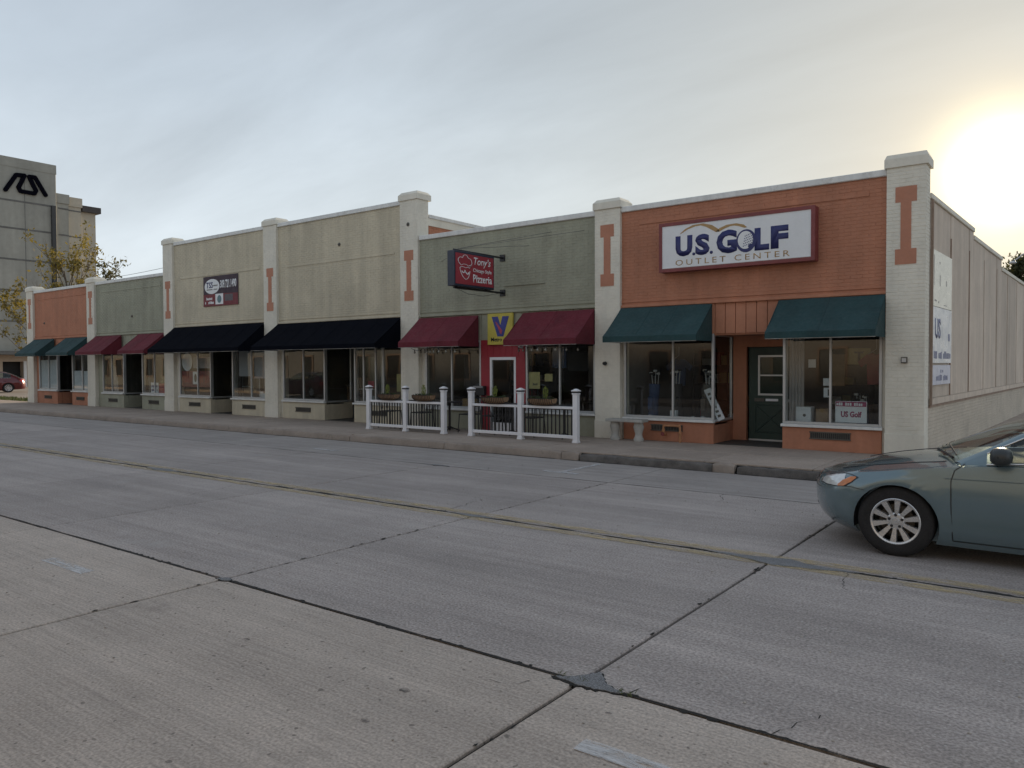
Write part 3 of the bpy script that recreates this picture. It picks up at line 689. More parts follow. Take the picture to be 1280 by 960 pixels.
# ------------------------------------------------------------------ signs
XA, ZA = Vector((1, 0, 0)), Vector((0, 0, 1))
def ribbon(pts2, w0, fn, th=.003):
    """Flat painted stroke along 2-d points with per-point half-widths."""
    mb = MB(); n = len(pts2); L_, R_ = [], []
    for i, (a, b) in enumerate(pts2):
        p, q_ = pts2[max(i - 1, 0)], pts2[min(i + 1, n - 1)]; d = Vector((q_[0] - p[0], q_[1] - p[1])); d = d.normalized() if d.length else Vector((1, 0)); w = w0[i] if isinstance(w0, list) else w0
        L_.append((a - d.y * w, b + d.x * w)); R_.append((a + d.y * w, b - d.x * w))
    for i in range(n - 1):
        q4 = [L_[i], L_[i + 1], R_[i + 1], R_[i]]; mb.prism(q4[::-1], lambda u, v: fn(u, v, 0), lambda u, v: fn(u, v, th))
    return mb
def disc(c, rx, rz, fn, th, n=28): return MB().prism([(c[0] + rx * math.cos(2 * math.pi * i / n), c[1] + rz * math.sin(2 * math.pi * i / n)) for i in range(n)], lambda u, v: fn(u, v, 0), lambda u, v: fn(u, v, th))
def smudge(parent, m_, fn, u0, u1, v0, v1, d, n, seed):
    """A line of print too small to read: a row of short uneven marks."""
    q_ = random.Random(seed); mb_ = MB(); u = u0; st = (u1 - u0) / n
    for i in range(n):
        if q_.random() < .12: u += st; continue
        a, b = u + st * .1, u + st * q_.uniform(.7, .92); c, e = v0 + (v1 - v0) * q_.choice((0, 0, .05)), v0 + (v1 - v0) * q_.uniform(.7, 1)
        mb_.prism([(a, c), (b, c), (b, e), (a, e)], lambda x, y: fn(x, y, 0), lambda x, y: fn(x, y, d)); u += st
    return mb_.build('small_print', m_, parent)
# golf shop cabinet sign
sx0, sx1, sz0, sz1, sy = -7.15, -4.13, 3.79, 4.67, 14.80
W_, H_ = sx1 - sx0, sz1 - sz0
g = thing('shop_sign', ((sx0 + sx1) / 2, 15.05, 4.2), 'wide white sign reading U.S. GOLF OUTLET CENTER in a red frame', 'sign')
fr = MB().box(sx0 - .07, sx1 + .07, sy + .03, 15.05, sz0 - .07, sz1 + .07); fr.build('cabinet', M_signred, g, bevel=.01)
MB().box(sx0 - .07, sx0, sy, sy + .029, sz0 - .07, sz1 + .07).box(sx1, sx1 + .07, sy, sy + .029, sz0 - .07, sz1 + .07).box(sx0, sx1, sy, sy + .029, sz1, sz1 + .07).box(sx0, sx1, sy, sy + .029, sz0 - .07, sz0).build('frame', M_signred, g)
face = MB().box(sx0, sx1, sy + .014, sy + .029, sz0, sz1).build('face', M_whitep, g)
box('drip_edge', M_alu, g, sx0, sx1, sy + .004, sy + .013, sz0, sz0 + .012)
def S(u, v, d): return (sx0 + u * W_, sy + .0135 - d, sz0 + v * H_)
def sgn(s_, m_, u0, u1, v0, v1, **k): return text('lettering', s_, m_, face, S(u0, v0, 0), XA, ZA, (u1 - u0) * W_, (v1 - v0) * H_, depth=.0035, **k)
sgn('U', M_navy, .10, .222, .26, .74, bold=.055); sgn('.', M_navy, .222, .243, .26, .33, bold=.03); sgn('S', M_navy, .243, .345, .25, .735, bold=.055); sgn('.', M_navy, .346, .368, .255, .33, bold=.03)
sgn('G', M_navy, .392, .532, .235, .765, bold=.055); sgn('L', M_navy, .648, .742, .235, .73, bold=.06); sgn('F', M_navy, .752, .862, .24, .735, bold=.06)
disc((.592, .475), .066, .255, S, .0045).build('ball_outline', M_navy, face)
disc((.588, .495), .050, .198, S, .0055).build('golf_ball', M_whitep, face)
q = random.Random(2)
mb = MB()
for i in range(7):
    for j in range(5):
        u, v = .575 + i * .011 + j * .003, .36 + j * .055 + i * .012
        if ((u - .59) / .05) ** 2 + ((v - .485) / .2) ** 2 < 1: mb2 = disc((u, v), .0034, .015, S, .0062, 8); mb.add(mb2.v, mb2.f)
mb.build('ball_dimples', M_navy, face)
sh = disc((.625, .35), .020, .05, S, .0061, 14); sh.build('ball_navy_mark', M_navy, face)  # printed navy mark on the ball
arc = [(.135, .79), (.18, .885), (.235, .945), (.29, .955), (.34, .90), (.385, .80), (.40, .745)]
arc2 = [(.40, .745), (.43, .81), (.475, .86), (.52, .865), (.56, .83), (.59, .77)]
ribbon(arc, [.004, .012, .02, .022, .024, .022, .012], S, .003).build('swoosh', M_gold, face); ribbon(arc2, [.012, .02, .024, .024, .02, .01], S, .003).build('swoosh', M_gold, face)
sgn('OUTLET CENTER', M_gold, .10, .87, .055, .185, spacing=1.45, bold=-.004)
# pizzeria hanging sign, edge-on to the street
px0, px1, pya, pyb, pz0, pz1 = -11.66, -11.45, 13.12, 14.58, 3.60, 4.40
t = thing('hanging_sign', (-11.55, 15.05, 4.4), "red projecting sign reading Tony's Chicago Style Pizzeria on a bracket", 'sign')
cab = MB().box(px0, px1, pya, pyb, pz0, pz1).build('cabinet', mat('sign_cabinet_navy', (.018, .026, .05), .4, .1, 3), t, bevel=.008)
for s_, xx in ((1, px1), (-1, px0)):
    fx = MB().box(xx - (.002 if s_ > 0 else .008), xx + (.008 if s_ > 0 else .002), pya + .04, pyb - .04, pz0 + .05, pz1 - .05).build('face', M_red, t)
    def Q(u, v, d, s_=s_, xx=xx): return (xx + s_ * (.0085 + d), (pya + u * (pyb - pya)) if s_ > 0 else (pyb - u * (pyb - pya)), pz0 + v * (pz1 - pz0))
    ux = Vector((0, s_, 0))
    def tx(s2, u0, u1, v0, v1, **k): text('lettering', s2, M_whitep, fx, Q(u0, v0, 0), ux, ZA, (u1 - u0) * (pyb - pya), (v1 - v0) * (pz1 - pz0), **k)
    tx('Tony\u2019s', .47, .90, .60, .88, shear=.25, bold=.012); tx('Chicago Style', .45, .92, .42, .56, bold=.012); tx('Pizzeria', .45, .93, .15, .38, bold=.02)
    M_wp2 = M_whitep
    hat = [(.16, .60), (.10, .68), (.09, .77), (.14, .83), (.19, .82), (.22, .89), (.29, .90), (.33, .83), (.39, .80), (.42, .70), (.39, .60), (.36, .53)]
    def sm(pts):
        out = []
        for i in range(len(pts) - 1):
            for k in range(4):
                tt = k / 4; p0, p1, p2, p3 = pts[max(i - 1, 0)], pts[i], pts[i + 1], pts[min(i + 2, len(pts) - 1)]
                out.append(tuple(.5 * ((2 * p1[j]) + (p2[j] - p0[j]) * tt + (2 * p0[j] - 5 * p1[j] + 4 * p2[j] - p3[j]) * tt ** 2 + (3 * p1[j] - p0[j] - 3 * p2[j] + p3[j]) * tt ** 3) for j in (0, 1)))
        return out + [pts[-1]]
    emb = MB()
    for stroke, w in ((hat, .006), ([(.16, .60), (.22, .64), (.29, .63), (.33, .60)], .005), ([(.36, .53), (.33, .57), (.27, .54), (.2, .56), (.13, .53), (.15, .40), (.20, .28), (.27, .21), (.33, .27), (.36, .38), (.37, .46)], .006), ([(.17, .44), (.21, .39), (.25, .44), (.24, .47)], .012), ([(.25, .44), (.29, .38), (.32, .36), (.34, .42)], .012), ([(.34, .6), (.40, .64), (.36, .53)], .007)):
        r_ = ribbon(sm(stroke), w, Q, .003); emb.add(r_.v, r_.f)
    emb.build('emblem', M_wp2, fx)
br = MB().tube([(-11.555, pya + .1, pz1 + .03), (-11.555, 15.07, pz1 + .03)], .025, 8).tube([(-11.555, pya + .1, pz0 - .03), (-11.555, 15.07, pz0 - .03)], .025, 8)
for yy in (pya + .2, pyb - .2):
    br.box(-11.57, -11.54, yy - .02, yy + .02, pz1 - .005, pz1 + .05).box(-11.57, -11.54, yy - .02, yy + .02, pz0 - .05, pz0 + .005)
for zz_ in (pz1 + .03, pz0 - .03): br.box(-11.63, -11.48, 15.03, 15.06, zz_ - .08, zz_ + .08)
br.build('bracket', M_iron, t)
for (xe, ze) in ((-13.6, 4.52), (-10.1, 4.92), (-9.2, 4.86), (-10.75, 4.66)):
    MB().tube([(-11.555, 13.35 if ze > 4.6 else 13.5, pz1 + .06), (xe, 15.07, ze)], .005, 5).build('stay', M_steel, t)
MB().tube([(-11.555, 13.3, pz0 - .04), (-11.56, 13.7, pz0 - .14), (-11.56, 14.3, pz0 - .16), (-11.56, 15.05, pz0 - .02)], .006, 5).build('cable', M_steel, t)
box('conduit', M_sage, t, -11.5, -10.3, 15.03, 15.055, 3.73, 3.745)
# yellow V sign
t = thing('window_sign', (-11.6, 15.05, 2.7), 'square yellow sign with a blue and red letter V above the red door', 'sign')
f = MB().box(-11.99, -11.21, 14.99, 15.04, 2.30, 3.07).build('board', mat('yellow_print', (.50, .42, .07), .6, .12, 4), t)
def V(u, v, d): return (-11.99 + u * .78, 14.989 - d, 2.30 + v * .77)
M_vblue = mat('v_blue', (.03, .04, .22), .5, .2, 9); M_vred = mat('v_red', (.35, .05, .09), .5, .2, 9)
for poly, m_, d in (([(.17, .90), (.42, .90), (.52, .62), (.60, .90), (.86, .90), (.64, .26), (.40, .26)], M_vblue, .003), ([(.31, .74), (.37, .72), (.60, .44), (.56, .33), (.50, .36), (.42, .55)], M_vred, .005)):
    MB().prism(poly, lambda u, v: V(u, v, 0), lambda u, v: V(u, v, d)).build('letter_v', m_, f)
text('lettering', 'Metro', M_iron, f, V(.14, .10, 0), XA, ZA, .34, .10, bold=.02)
# banner on the left tan shop
t = thing('wall_banner', (-23.75, 15.05, 4.4), 'dark red banner with white oval and phone number on the tan wall', 'banner')
bx0, bz0, bw, bh = -24.72, 3.86, 2.05, 1.03
f = MB().box(bx0, bx0 + bw, 15.03, 15.045, bz0, bz0 + bh).build('sheet', mat('banner_plum', (.035, .016, .03), .6, .2, 2), t)
def B(u, v, d): return (bx0 + u * bw, 15.029 - d, bz0 + v * bh)
M_bred = mat('banner_red', (.17, .022, .03), .6, .2, 3)
MB().prism([(0.0, .0), (1, .0), (1, .38), (.55, .40), (0.0, .40)], lambda u, v: B(u, v, 0), lambda u, v: B(u, v, .003)).build('red_band', M_bred, f)
disc((.26, .66), .22, .25, B, .005).build('oval', M_whitep, f)
text('lettering', 'TSS', M_navy, f, B(.09, .61, .004), XA, ZA, .20 * bw, .2 * bh, bold=.02, depth=.004)
smudge(f, M_grille, B, .30, .43, .66, .72, .007, 5, 1); smudge(f, M_grille, B, .10, .42, .54, .58, .007, 14, 2)
text('lettering', '309.721.1490', M_whitep, f, B(.50, .57, 0), XA, ZA, .46 * bw, .27 * bh, bold=.03)
smudge(f, M_whitep, B, .09, .27, .21, .30, .006, 6, 3); smudge(f, M_whitep, B, .05, .31, .08, .17, .006, 8, 4)
MB().prism([(.36, .05), (.585, .05), (.585, .40), (.36, .40)], lambda u, v: B(u, v, .003), lambda u, v: B(u, v, .006)).build('picture', M_whitep, f)
disc((.475, .22), .06, .13, B, .008, 16).build('picture_figure', mat('print_teal', (.12, .2, .22), .6, .2, 9), f)
MB().prism([(.63, .14), (.86, .14), (.86, .36), (.63, .36)], lambda u, v: B(u, v, .003), lambda u, v: B(u, v, .005)).build('grey_block', mat('print_grey', (.10, .09, .10), .6, .2, 5), f)
# posters on the panelled side wall
def side_poster(label, l0, l1, z0, z1, m_, o=.055):
    c = sp((l0 + l1) / 2, .03, z0)
    t_ = thing('wall_poster', c, label, 'poster', 'posters on the side wall')
    f_ = sbox('sheet', m_, t_, l0, l1, .028, o, z0, z1); return t_, f_
def stext(s_, m_, par, l0, l1, z0, z1, **k): return text('lettering', s_, m_, par, sp(l0, .056, z0), uS, ZA, l1 - l0, z1 - z0, **k)
M_pale = mat('poster_cream', (.72, .70, .60), .35, .05, 3); M_lil = mat('poster_lilac', (.50, .52, .62), .4, .12, 2); M_pwht = mat('poster_mid', (.55, .57, .60), .35, .12, 1.6)
M_fnavy = mat('poster_faded_navy', (.17, .185, .30), .5, .15, 4)
M_faint = mat('poster_faint', (.40, .38, .36), .6, .2, 6)
_, f = side_poster('cream upper poster with faint figures on the side wall', .52, 2.28, 2.83, 3.84, M_pale)
for (l, z, w, h) in ((1.12, 3.22, .05, .2), (1.72, 3.26, .05, .1), (1.1, 3.62, .04, .05), (1.0, 2.9, .06, .04), (1.5, 2.88, .3, .015), (.66, 2.92, .18, .03), (.6, 3.2, .02, .55)): sbox('figure', M_faint, f, l, l + w, .0555, .058, z, z + h)
_, f = side_poster('blue and white middle poster with the letters US on the side wall', .52, 2.30, 1.80, 2.82, M_pwht)
stext('US', M_fnavy, f, .72, 1.22, 2.25, 2.62, bold=.03); sbox('figure', M_fnavy, f, 1.95, 2.12, .0555, .058, 2.22, 2.36)
smudge(f, M_fnavy, lambda u, v, d: sp(u, .0555 + d, v), .62, 2.22, 1.88, 2.02, .003, 15, 5)
_, f = side_poster('small lilac bottom poster low on the side wall', .55, 2.22, 1.40, 1.76, M_lil)
P_ = lambda u, v, d: sp(u, .0555 + d, v); smudge(f, M_fnavy, P_, 1.25, 1.5, 1.62, 1.68, .003, 3, 6); smudge(f, M_fnavy, P_, .85, 1.95, 1.47, 1.59, .003, 10, 7)

# ------------------------------------------------------------------ white fences with planters
def fence(xs, yf, label):
    t = thing('patio_fence', ((xs[0] + xs[-1]) / 2, yf, SW), label, 'fence', 'white patio fences')
    for x in xs:
        p = MB().box(x - .056, x + .056, yf - .056, yf + .056, SW, 1.20).build('post', M_white, t, bevel=.006)
        MB().box(x - .068, x + .068, yf - .068, yf + .068, SW, SW + .035).box(x - .06, x + .06, yf - .06, yf + .06, SW + .0355, SW + .06).build('skirt', M_white, p, bevel=.006)
        box('solar_band', mat('solar_dark', (.05, .05, .055), .3, .1, 5), p, x - .062, x + .062, yf - .062, yf + .062, 1.2005, 1.235)
        c = MB(); r1, r2, r3 = .078, .07, .02
        def rg(r, z): return [(x - r, yf - r, z), (x + r, yf - r, z), (x + r, yf + r, z), (x - r, yf + r, z)]
        c.hexa(rg(.064, 1.165) + rg(.070, 1.199)); c.hexa(rg(r1, 1.2355) + rg(r1, 1.255)); c.hexa(rg(r2, 1.2555) + rg(r3, 1.29)); c.build('cap', M_white, p, bevel=.004)
    for i in range(len(xs) - 1):
        a, c = xs[i] + .056, xs[i + 1] - .056
        box('top_rail', M_white, t, a, c, yf - .03, yf + .03, .855, .91, bevel=.006)
        box('bottom_rail', M_white, t, a, c, yf - .025, yf + .025, .235, .305, bevel=.006)
        n = 13; me = MB().lathe([(.0155, .306), (.0155, .854)], (0, 0, 0), 8).mesh('baluster', M_iron, smooth=True)
        for k in range(n):
            o = bpy.data.objects.new('baluster', me); COL.objects.link(o); o.parent = t
            o.location = Vector((a + (c - a) * (k + .5) / n, yf, 0)) - aloc(t)
YFN = 13.66
fence([-14.87, -13.55, -12.28], YFN, 'white railing fence with black bars left of the red door')
fence([-11.42, -10.0, -8.56], YFN, 'white railing fence with black bars in front of the red door')
M_coco = mat('coco_liner', (.30, .19, .11), .95, .25, 12, .8, 80)
M_leaf1 = mat('plant_leaf_lime', (.20, .24, .05), .6, .25, 12); M_leaf2 = mat('plant_leaf_dark', (.05, .07, .025), .7, .3, 12); M_soil = mat('soil', (.03, .022, .015), .95, .3, 20)
def planter(xc, label, seed, w=.58):
    q = random.Random(seed); t = thing('planter_box', (xc, YFN, .91), label, 'planter', 'planters on the fence rails')
    prof = [(-.13, .15), (-.12, .07), (-.075, .015), (0, 0), (.075, .015), (.12, .07), (.13, .15)]
    mb = MB(); n = 12; vs = []; fs = []
    for i in range(n + 1):
        u = -1 + 2 * i / n; s_ = (1 - .30 * u ** 4); x = xc + u * w / 2
        for a, b_ in prof: vs.append((x, YFN + a * (1 - .15 * u ** 4), .915 + .15 - (.15 - b_) * s_))
    k = len(prof)
    for i in range(n):
        for j in range(k - 1): fs.append((i * k + j, i * k + j + 1, (i + 1) * k + j + 1, (i + 1) * k + j))
    fs += [tuple(range(k)), tuple(range(n * k, (n + 1) * k))[::-1]]
    mb.add(vs, fs).build('liner', M_coco, t, smooth=True, flat_angle=60)
    wr = MB()
    for i in range(n + 1):
        wr.tube([(v[0], v[1] + (-.006 if v[1] < YFN else .006), v[2] - .004) for v in vs[i * k:(i + 1) * k]], .0075, 5)
    for yy in (-.137, .137): wr.tube([(xc - w / 2, YFN + yy * .86, 1.066), (xc - w / 4, YFN + yy, 1.068), (xc + w / 4, YFN + yy, 1.068), (xc + w / 2, YFN + yy * .86, 1.066)], .006, 5)
    wr.build('wire_basket', M_iron, t)
    box('soil', M_soil, t, xc - w / 2 + .03, xc + w / 2 - .03, YFN - .1, YFN + .1, 1.03, 1.052)
    lf = MB()
    for i in range(70):
        x, y = xc + q.uniform(-.45, .45) * w, YFN + q.uniform(-.09, .09); a, h, w_ = q.uniform(0, 6.28), q.uniform(.03, .09), q.uniform(.008, .018)
        dx, dy = math.cos(a), math.sin(a)
        lf.add([(x - dy * w_ * .3, y + dx * w_ * .3, 1.04), (x + dx * h * .5 - dy * w_, y + dy * h * .5 + dx * w_, 1.05 + h * .6), (x + dx * h, y + dy * h, 1.05 + h * .75), (x + dx * h * .5 + dy * w_, y + dy * h * .5 - dx * w_, 1.05 + h * .6)], [(0, 1, 2, 3)])
    lf.build('leaves', M_leaf2, t)
    ct = MB(); cx = xc + q.uniform(-.09, .09)               # upright lime-green plant
    for i in range(90):
        z = q.uniform(.0, .24); r_ = .055 * math.sin(math.pi * min(1, (z + .03) / .29)) * q.uniform(.6, 1.1); a = q.uniform(0, 6.28); s_ = q.uniform(.018, .034)
        x, y = cx + r_ * math.cos(a), YFN + r_ * math.sin(a)
        ct.add([(x, y, 1.04 + z), (x + math.cos(a + .6) * s_ * .5, y + math.sin(a + .6) * s_ * .5, 1.04 + z + s_), (x + math.cos(a) * s_ * .4, y + math.sin(a) * s_ * .4, 1.04 + z + s_ * 2), (x + math.cos(a - .6) * s_ * .5, y + math.sin(a - .6) * s_ * .5, 1.04 + z + s_)], [(0, 1, 2, 3)])
    ct.tube([(cx, YFN, 1.03), (cx, YFN, 1.22)], .006, 5); ct.build('plant', M_leaf1, t)
planter(-14.15, 'leftmost coco basket planter on the left fence', 1); planter(-12.93, 'coco basket planter near the right end of the left fence', 2)
planter(-10.72, 'coco basket planter in front of the red door', 3, .62); planter(-9.42, 'rightmost coco basket planter on the right fence', 4, .62)
# bistro tables and chairs behind the fences
def bistro_table(x, y, label):
    t = thing('bistro_table', (x, y, SW), label, 'table', 'black patio tables')
    MB().lathe([(.30, 0), (.33, .01), (.33, .025), (.30, .03)], (x, y, .86), 24).build('table_top', M_iron, t)
    MB().lathe([(.03, 0), (.03, .69)], (x, y, SW + .02), 10).build('pedestal', M_iron, t)
    f_ = MB()
    for k in range(4): a = k * math.pi / 2 + .4; f_.tube([(x, y, SW + .12), (x + .13 * math.cos(a), y + .13 * math.sin(a), SW + .06), (x + .27 * math.cos(a), y + .27 * math.sin(a), SW + .015)], .014, 6)
    f_.build('base', M_iron, t)
def patio_chair(x, y, rot, label):
    t = thing('patio_chair', (x, y, SW), label, 'chair', 'black patio chairs'); cs, sn = math.cos(rot), math.sin(rot)
    def T(a, b, z): return (x + a * cs - b * sn, y + a * sn + b * cs, SW + z)
    s_ = MB()
    for k in range(7): a = -.19 + k * .0635; s_.hexa([T(a - .024, -.2, .44), T(a + .024, -.2, .44), T(a + .024, .2, .44), T(a - .024, .2, .44), T(a - .024, -.2, .455), T(a + .024, -.2, .455), T(a + .024, .2, .455), T(a - .024, .2, .455)])
    s_.tube([T(-.21, -.2, .44), T(.21, -.2, .44), T(.21, .2, .44), T(-.21, .2, .44), T(-.21, -.2, .44)], .011, 6); s_.build('seat', M_iron, t)
    for a, b in ((-.2, -.2), (.2, -.2), (-.2, .2), (.2, .2)): MB().tube([T(a * 1.12, b * 1.12, 0), T(a, b, .44)], .011, 6).build('leg', M_iron, t)
    bk = MB().tube([T(-.2, .2, .44), T(-.2, .26, .86), T(.2, .26, .86), T(.2, .2, .44)], .012, 6)
    for k in range(5): a = -.13 + k * .065; bk.tube([T(a, .21, .5), T(a, .26, .86)], .006, 5)
    bk.build('backrest', M_iron, t)
bistro_table(-14.2, 14.25, 'black round table behind the left fence under the black awning edge'); bistro_table(-12.75, 14.4, 'black round table behind the left fence by the pizzeria window')
bistro_table(-10.75, 14.35, 'black round table in front of the red door'); bistro_table(-9.3, 14.35, 'black round table behind the rightmost planter')
for x, y, r_, l in ((-14.75, 14.3, 1.6, 'leftmost black patio chair behind the fence'), (-13.6, 14.3, -1.6, 'black patio chair between the two left tables'), (-12.1, 14.45, -1.5, 'black patio chair in the gap between the fences'), (-11.3, 14.3, 1.6, 'black patio chair just left of the red door table'), (-10.15, 14.3, -1.6, 'black patio chair behind the middle post of the right fence')): patio_chair(x, y, r_, l)

# ------------------------------------------------------------------ bench, standpipe, small wall fittings
t = thing('stone_bench', (-7.95, 14.72, SW), 'small pale concrete bench under the golf shop window', 'bench')
MB().box(-8.38, -7.5, 14.56, 14.88, .56, .62).build('seat', M_cstone, t, bevel=.012, seg=2)
for xc in (-8.22, -7.65):
    MB().lathe([(.105, 0), (.115, .05), (.085, .09), (.075, .16), (.10, .25), (.115, .31), (.095, .37), (.105, .409)], (xc, 14.72, SW), 14).build('leg', M_cstone, t, smooth=True, flat_angle=50)
M_cop = mat('pipe_orange', (.40, .19, .09), .5, .2, 10)
t = thing('standpipe', (-6.95, 15.0, SW), 'orange looped pipe low on the golf shop wall beside the bench', 'pipe')
MB().tube([(-7.18, 15.07, .30), (-7.18, 14.96, .30), (-7.18, 14.94, .34), (-7.18, 14.94, .47), (-7.16, 14.94, .50), (-6.82, 14.94, .50), (-6.80, 14.94, .47), (-6.80, 14.94, .30), (-6.80, 14.94, SW)], .024, 10).build('pipe', M_cop, t, smooth=True, flat_angle=60)
for (x, z) in ((-7.18, .40), (-7.16, .50), (-6.82, .50), (-6.80, .36), (-6.80, .20)): MB().lathe([(.034, -.025), (.036, 0), (.034, .025)], (x, 14.94, z), 12).build('coupling', M_cop, t, smooth=True)
MB().lathe([(.04, -.012), (.045, 0), (.04, .012)], (-7.18, 14.90, .32), 10, 'Y').build('valve', M_signred, t)
t = thing('letter_box', (-12.1, 15.0, 1.2), 'black wall letter box left of the red door glass', 'letter box')
MB().box(-12.42, -12.08, 14.93, 15.055, 1.03, 1.27).build('case', M_iron, t, bevel=.012); box('lid', mat('box_grey', (.25, .25, .26), .4, .1, 5), t, -12.40, -12.1, 14.90, 14.93, 1.22, 1.27)
t = thing('wall_fixture', (-2.55, 14.95, 1.85), 'small grey metal box on the right corner pillar', 'fixture'); MB().box(-2.62, -2.52, 14.92, 14.968, 1.80, 1.91).build('case', M_grille, t, bevel=.006); box('cover', M_alu, t, -2.605, -2.535, 14.915, 14.92, 1.82, 1.89)
t = thing('wall_fixture', (-8.6, 14.95, 1.8), 'small dark spotlight on the cream pillar left of the golf shop', 'fixture'); MB().lathe([(.02, 0), (.035, .02), (.045, .09), (.04, .1)], (-8.6, 14.86, 1.82), 12, 'Y').build('lamp_head', M_iron, t); box('arm', M_iron, t, -8.62, -8.58, 14.95, 14.97, 1.78, 1.86)
t = thing('security_camera', (-10.8, 14.9, 2.25), 'small white camera under the awning right of the red door', 'camera'); MB().lathe([(.03, 0), (.035, .01), (.035, .12), (.02, .13)], (-10.82, 14.72, 2.22), 12, 'Y').build('body', M_white, t, smooth=True); MB().tube([(-10.82, 14.84, 2.24), (-10.82, 15.06, 2.32)], .012, 6).build('bracket', M_white, t)
for i, (xx, zz_, l) in enumerate(((-37.6, 3.75, 'small dark bolt on the orange end wall'), (-29.75, 3.75, 'small dark bolt on the left sage wall'), (-17.6, 5.35, 'small dark bolt high on the right tan wall'), (-14.7, 5.6, 'small dark bolt at the top of the tall pillar'))):
    t = thing('wall_bolt', (xx, 15.05, zz_), l, 'bolt'); yb_ = 15.058 if i < 3 else 14.968
    MB().lathe([(.05, 0), (.055, -.012), (.02, -.02), (.018, -.05)], (xx, yb_, zz_), 12, 'Y').build('washer', M_grille, t)
# string lights under the maroon awnings
M_bulb = mat('bulb_glass', (.22, .21, .18), .2, .1, 20)
for (xa, xb, l, sd_) in ((-14.3, -12.35, 'string of small bulbs under the left pizzeria awning', 1), (-10.85, -8.95, 'string of small bulbs under the right pizzeria awning', 2)):
    t = thing('string_lights', ((xa + xb) / 2, 14.5, 2.25), l, 'lights', 'string lights'); n = 9; pts = []; q = random.Random(sd_)
    for i in range(n * 4 + 1):
        u = i / (n * 4); pts.append((xa + (xb - xa) * u, 14.42 + .25 * math.sin(u * 5 + sd_), 2.24 - .055 * abs(math.sin(math.pi * u * n / 2)) ))
    MB().tube(pts, .006, 5).build('cable', M_iron, t)
    for i in range(2, n * 4, 4):
        p = pts[i]; s_ = MB().lathe([(.014, 0), (.014, -.035)], p, 8).build('socket', M_iron, t); MB().lathe([(.010, -.035), (.024, -.06), (.022, -.085), (.006, -.10)], p, 8).build('bulb', M_bulb, s_, smooth=True)

# ------------------------------------------------------------------ saloon car
def interp(tab, x):
    if x <= tab[0][0]: return tab[0][1]
    for (a, b), (c, d) in zip(tab, tab[1:]):
        if x <= c:
            t_ = (x - a) / (c - a); t_ = t_ * t_ * (3 - 2 * t_) * .35 + t_ * .65; return b + (d - b) * t_
    return tab[-1][1]
UF = [(.16, .20), (.22, .10), (.30, .035), (.40, .005), (.50, 0), (.58, .008), (.66, .045), (.74, .14), (.85, .3)]
UR = [(.16, 4.68), (.25, 4.76), (.40, 4.805), (.60, 4.80), (.80, 4.77), (.92, 4.74), (1.05, 4.68)]
PR = [(.16, .90), (.22, .945), (.30, .968), (.42, .985), (.55, 1.0), (.64, 1.0), (.72, .990), (.80, .972), (.90, .945), (1.0, .90)]
ZTOP = [(0, .63), (.06, .645), (.15, .675), (.3, .72), (.5, .768), (.8, .822), (1.1, .862), (1.4, .890), (1.7, .903), (2.5, .925), (3.4, .965), (4.0, .985), (4.45, .985), (4.7, .96), (4.805, .93)]
ZBOT = [(0, .17), (.6, .16), (1.4, .145), (3.4, .145), (4.2, .20), (4.805, .24)]
CROWN = [(0, .03), (.15, .05), (.5, .075), (1.0, .085), (1.5, .085), (2.5, .05), (3.8, .05), (4.3, .05), (4.805, .02)]
WM, LF_, LR_ = .905, .86, .70
CW1, CW2 = .90, 3.69
def halfw(u, z):
    a, b = interp(UF, z), interp(UR, z); s1, s2 = (u - a) / LF_, (b - u) / LR_; k = 1.0
    if s1 < 1: k *= max(0, 1 - (1 - max(s1, 0)) ** 2.7) ** .52
    if s2 < 1: k *= max(0, 1 - (1 - max(s2, 0)) ** 2.9) ** .45
    return WM * interp(PR, z) * k
def flare(u, z):
    e = 0
    for cu in (CW1, CW2):                                       # lip round the wheel openings
        d = math.hypot(u - cu, z - .305)
        if .35 < d < .46: e = max(e, math.sin(math.pi * (d - .35) / .11) * .014)
    return e
def frontu(v, z):
    w = min(.999, abs(v) / (WM * interp(PR, z))); return interp(UF, z) + LF_ * (1 - (1 - w ** (1 / .52)) ** (1 / 2.7))
